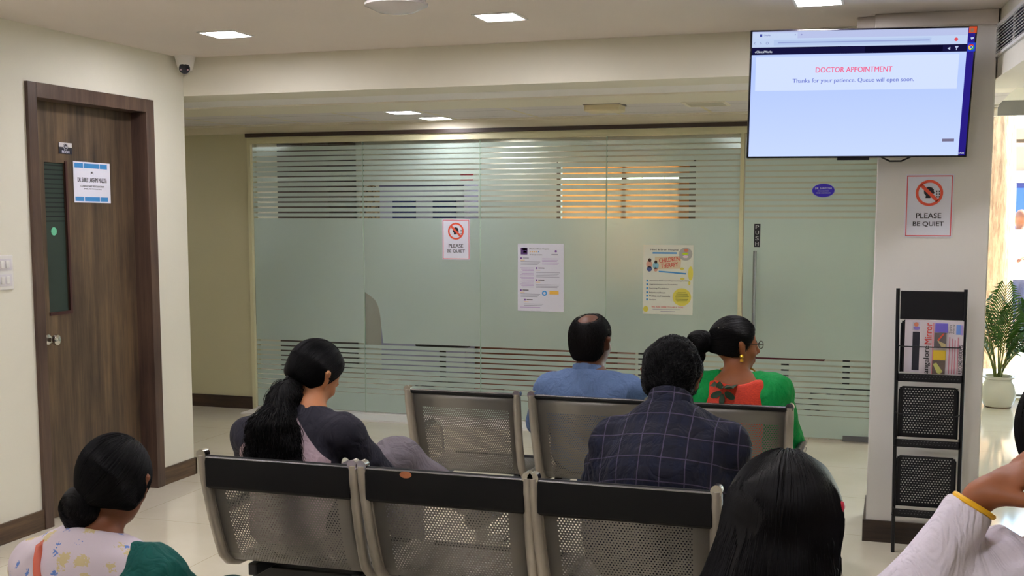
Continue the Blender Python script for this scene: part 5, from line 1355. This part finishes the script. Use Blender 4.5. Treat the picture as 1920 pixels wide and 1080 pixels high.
hair_obj('bun', [bV, groom(bun, pick(bV[0], 600), lambda P, u: np.stack([-(P - bc)[:, 2], 0 * P[:, 0], (P - bc)[:, 0]], -1) + .001, 12, .006, .003, .0011)], HAIR, t)

# ---- person in the white coat at the right edge, hand raised to the head
J = dict(pelvis=(.33, 2.12, .62), chest=(.325, 2.08, .84), neck=(.315, 2.10, 1.035), head=(.305, 2.15, 1.175),
         shL=(.195, 2.08, .955), shR=(.46, 2.08, .96), elL=(.025, 2.00, .885), elR=(.55, 2.2, .75), wrL=(.146, 2.04, 1.092), wrR=(.42, 2.42, .70),
         knL=(.24, 2.60, .53), knR=(.42, 2.60, .53), anL=(.24, 2.64, .085), anR=(.42, 2.64, .085))
R_ = rotm(.1, -.25, 0)
t, body, T = person('person in a white coat with one hand raised to black hair, at the right edge', J, SK2, R_, 1.0, 1.0, 1.05, .006,
                    {'L': ((.80, .25, .52), (-.50, -.42, .75), -.22, 1)})
WC = cloth('white_coat_cotton', (222, 214, 226), 260, var=.03)
sA = shirt(J, 1.0, 1.05, .016, .5, hem=.48, wr=.007, seed=21)
e_, w_ = V3(*J['elL']), V3(*J['wrL']); 
sA.cap(V3(*J['shL']), e_, .072, .066, .03); sA.cap(e_, e_ + (w_ - e_) * .93, .064, .036, .03)
e2, w2 = V3(*J['elR']), V3(*J['wrR']); sA.cap(e2, e2 + (w2 - e2) * .9, .06, .045, .02)
sA.noise(.007, 34, 6, (1, 1, 1)); sA.plane(e_ + (w_ - e_) * .92, (w_ - e_), .003)
sdf_obj('white_coat', sA, .0065, WC, t, 3)
dd = (w_ - e_) / np.linalg.norm(w_ - e_); p1 = V3(-dd[2], 0, dd[0]); p1 /= np.linalg.norm(p1); p2 = np.cross(dd, p1); O_ = np.array(t.location); cw = e_ + (w_ - e_) * .93
MB().tube([tuple(cw + p1 * .0335 * math.cos(a) + p2 * .0335 * math.sin(a) - O_) for a in np.linspace(0, 2 * PI, 37)], .0052, 8).build('yellow_cuff', plain('yellow_cuff', (240, 184, 30), .5), t)
sdf_obj('trousers', trousers(J, 1.0, 1.0), .010, cloth('grey_slacks', (90, 90, 100)), t, 2); shoes(J, t, M['black'])
hc = V3(*J['head']); cap_ = skull(hc, R_, 1.0, .020, face=.06, nape=-.07); cV = surface_net(cap_, .006)
hair_obj('hair', [cV, groom(cap_, pick(cV[0], 2200), lambda P, u: np.stack([(P - hc)[:, 0] * 4, -.3 + 0 * P[:, 0], -1 + 0 * P[:, 0]], -1), 10, .007, .004, .0011)], HAIR, t)

# ---- passer-by outside
J = dict(pelvis=(1.41, 15.2, .88), chest=(1.41, 15.2, 1.15), neck=(1.41, 15.2, 1.38), head=(1.41, 15.22, 1.52),
         shL=(1.25, 15.2, 1.32), shR=(1.57, 15.2, 1.32), elL=(1.19, 15.2, 1.06), elR=(1.61, 15.1, 1.08), wrL=(1.21, 15.3, .84), wrR=(1.47, 14.98, 1.06),
         knL=(1.33, 15.2, .48), knR=(1.50, 15.24, .48), anL=(1.33, 15.2, .04), anR=(1.51, 15.26, .04))
t, body, T = person('person in a pale shirt standing outdoors behind the tree trunk', J, SK1, rotm(.3, 0), 1.0, 1.0, 1.0, .012)
sdf_obj('shirt', shirt(J, 1.0, 1.0, .014, .6, hem=.80), .014, cloth('cream_shirt', (226, 204, 176)), t, 2)
sdf_obj('trousers', trousers(J, 1.0, 1.0), .014, cloth('blue_grey_trousers', (70, 72, 96)), t, 2)
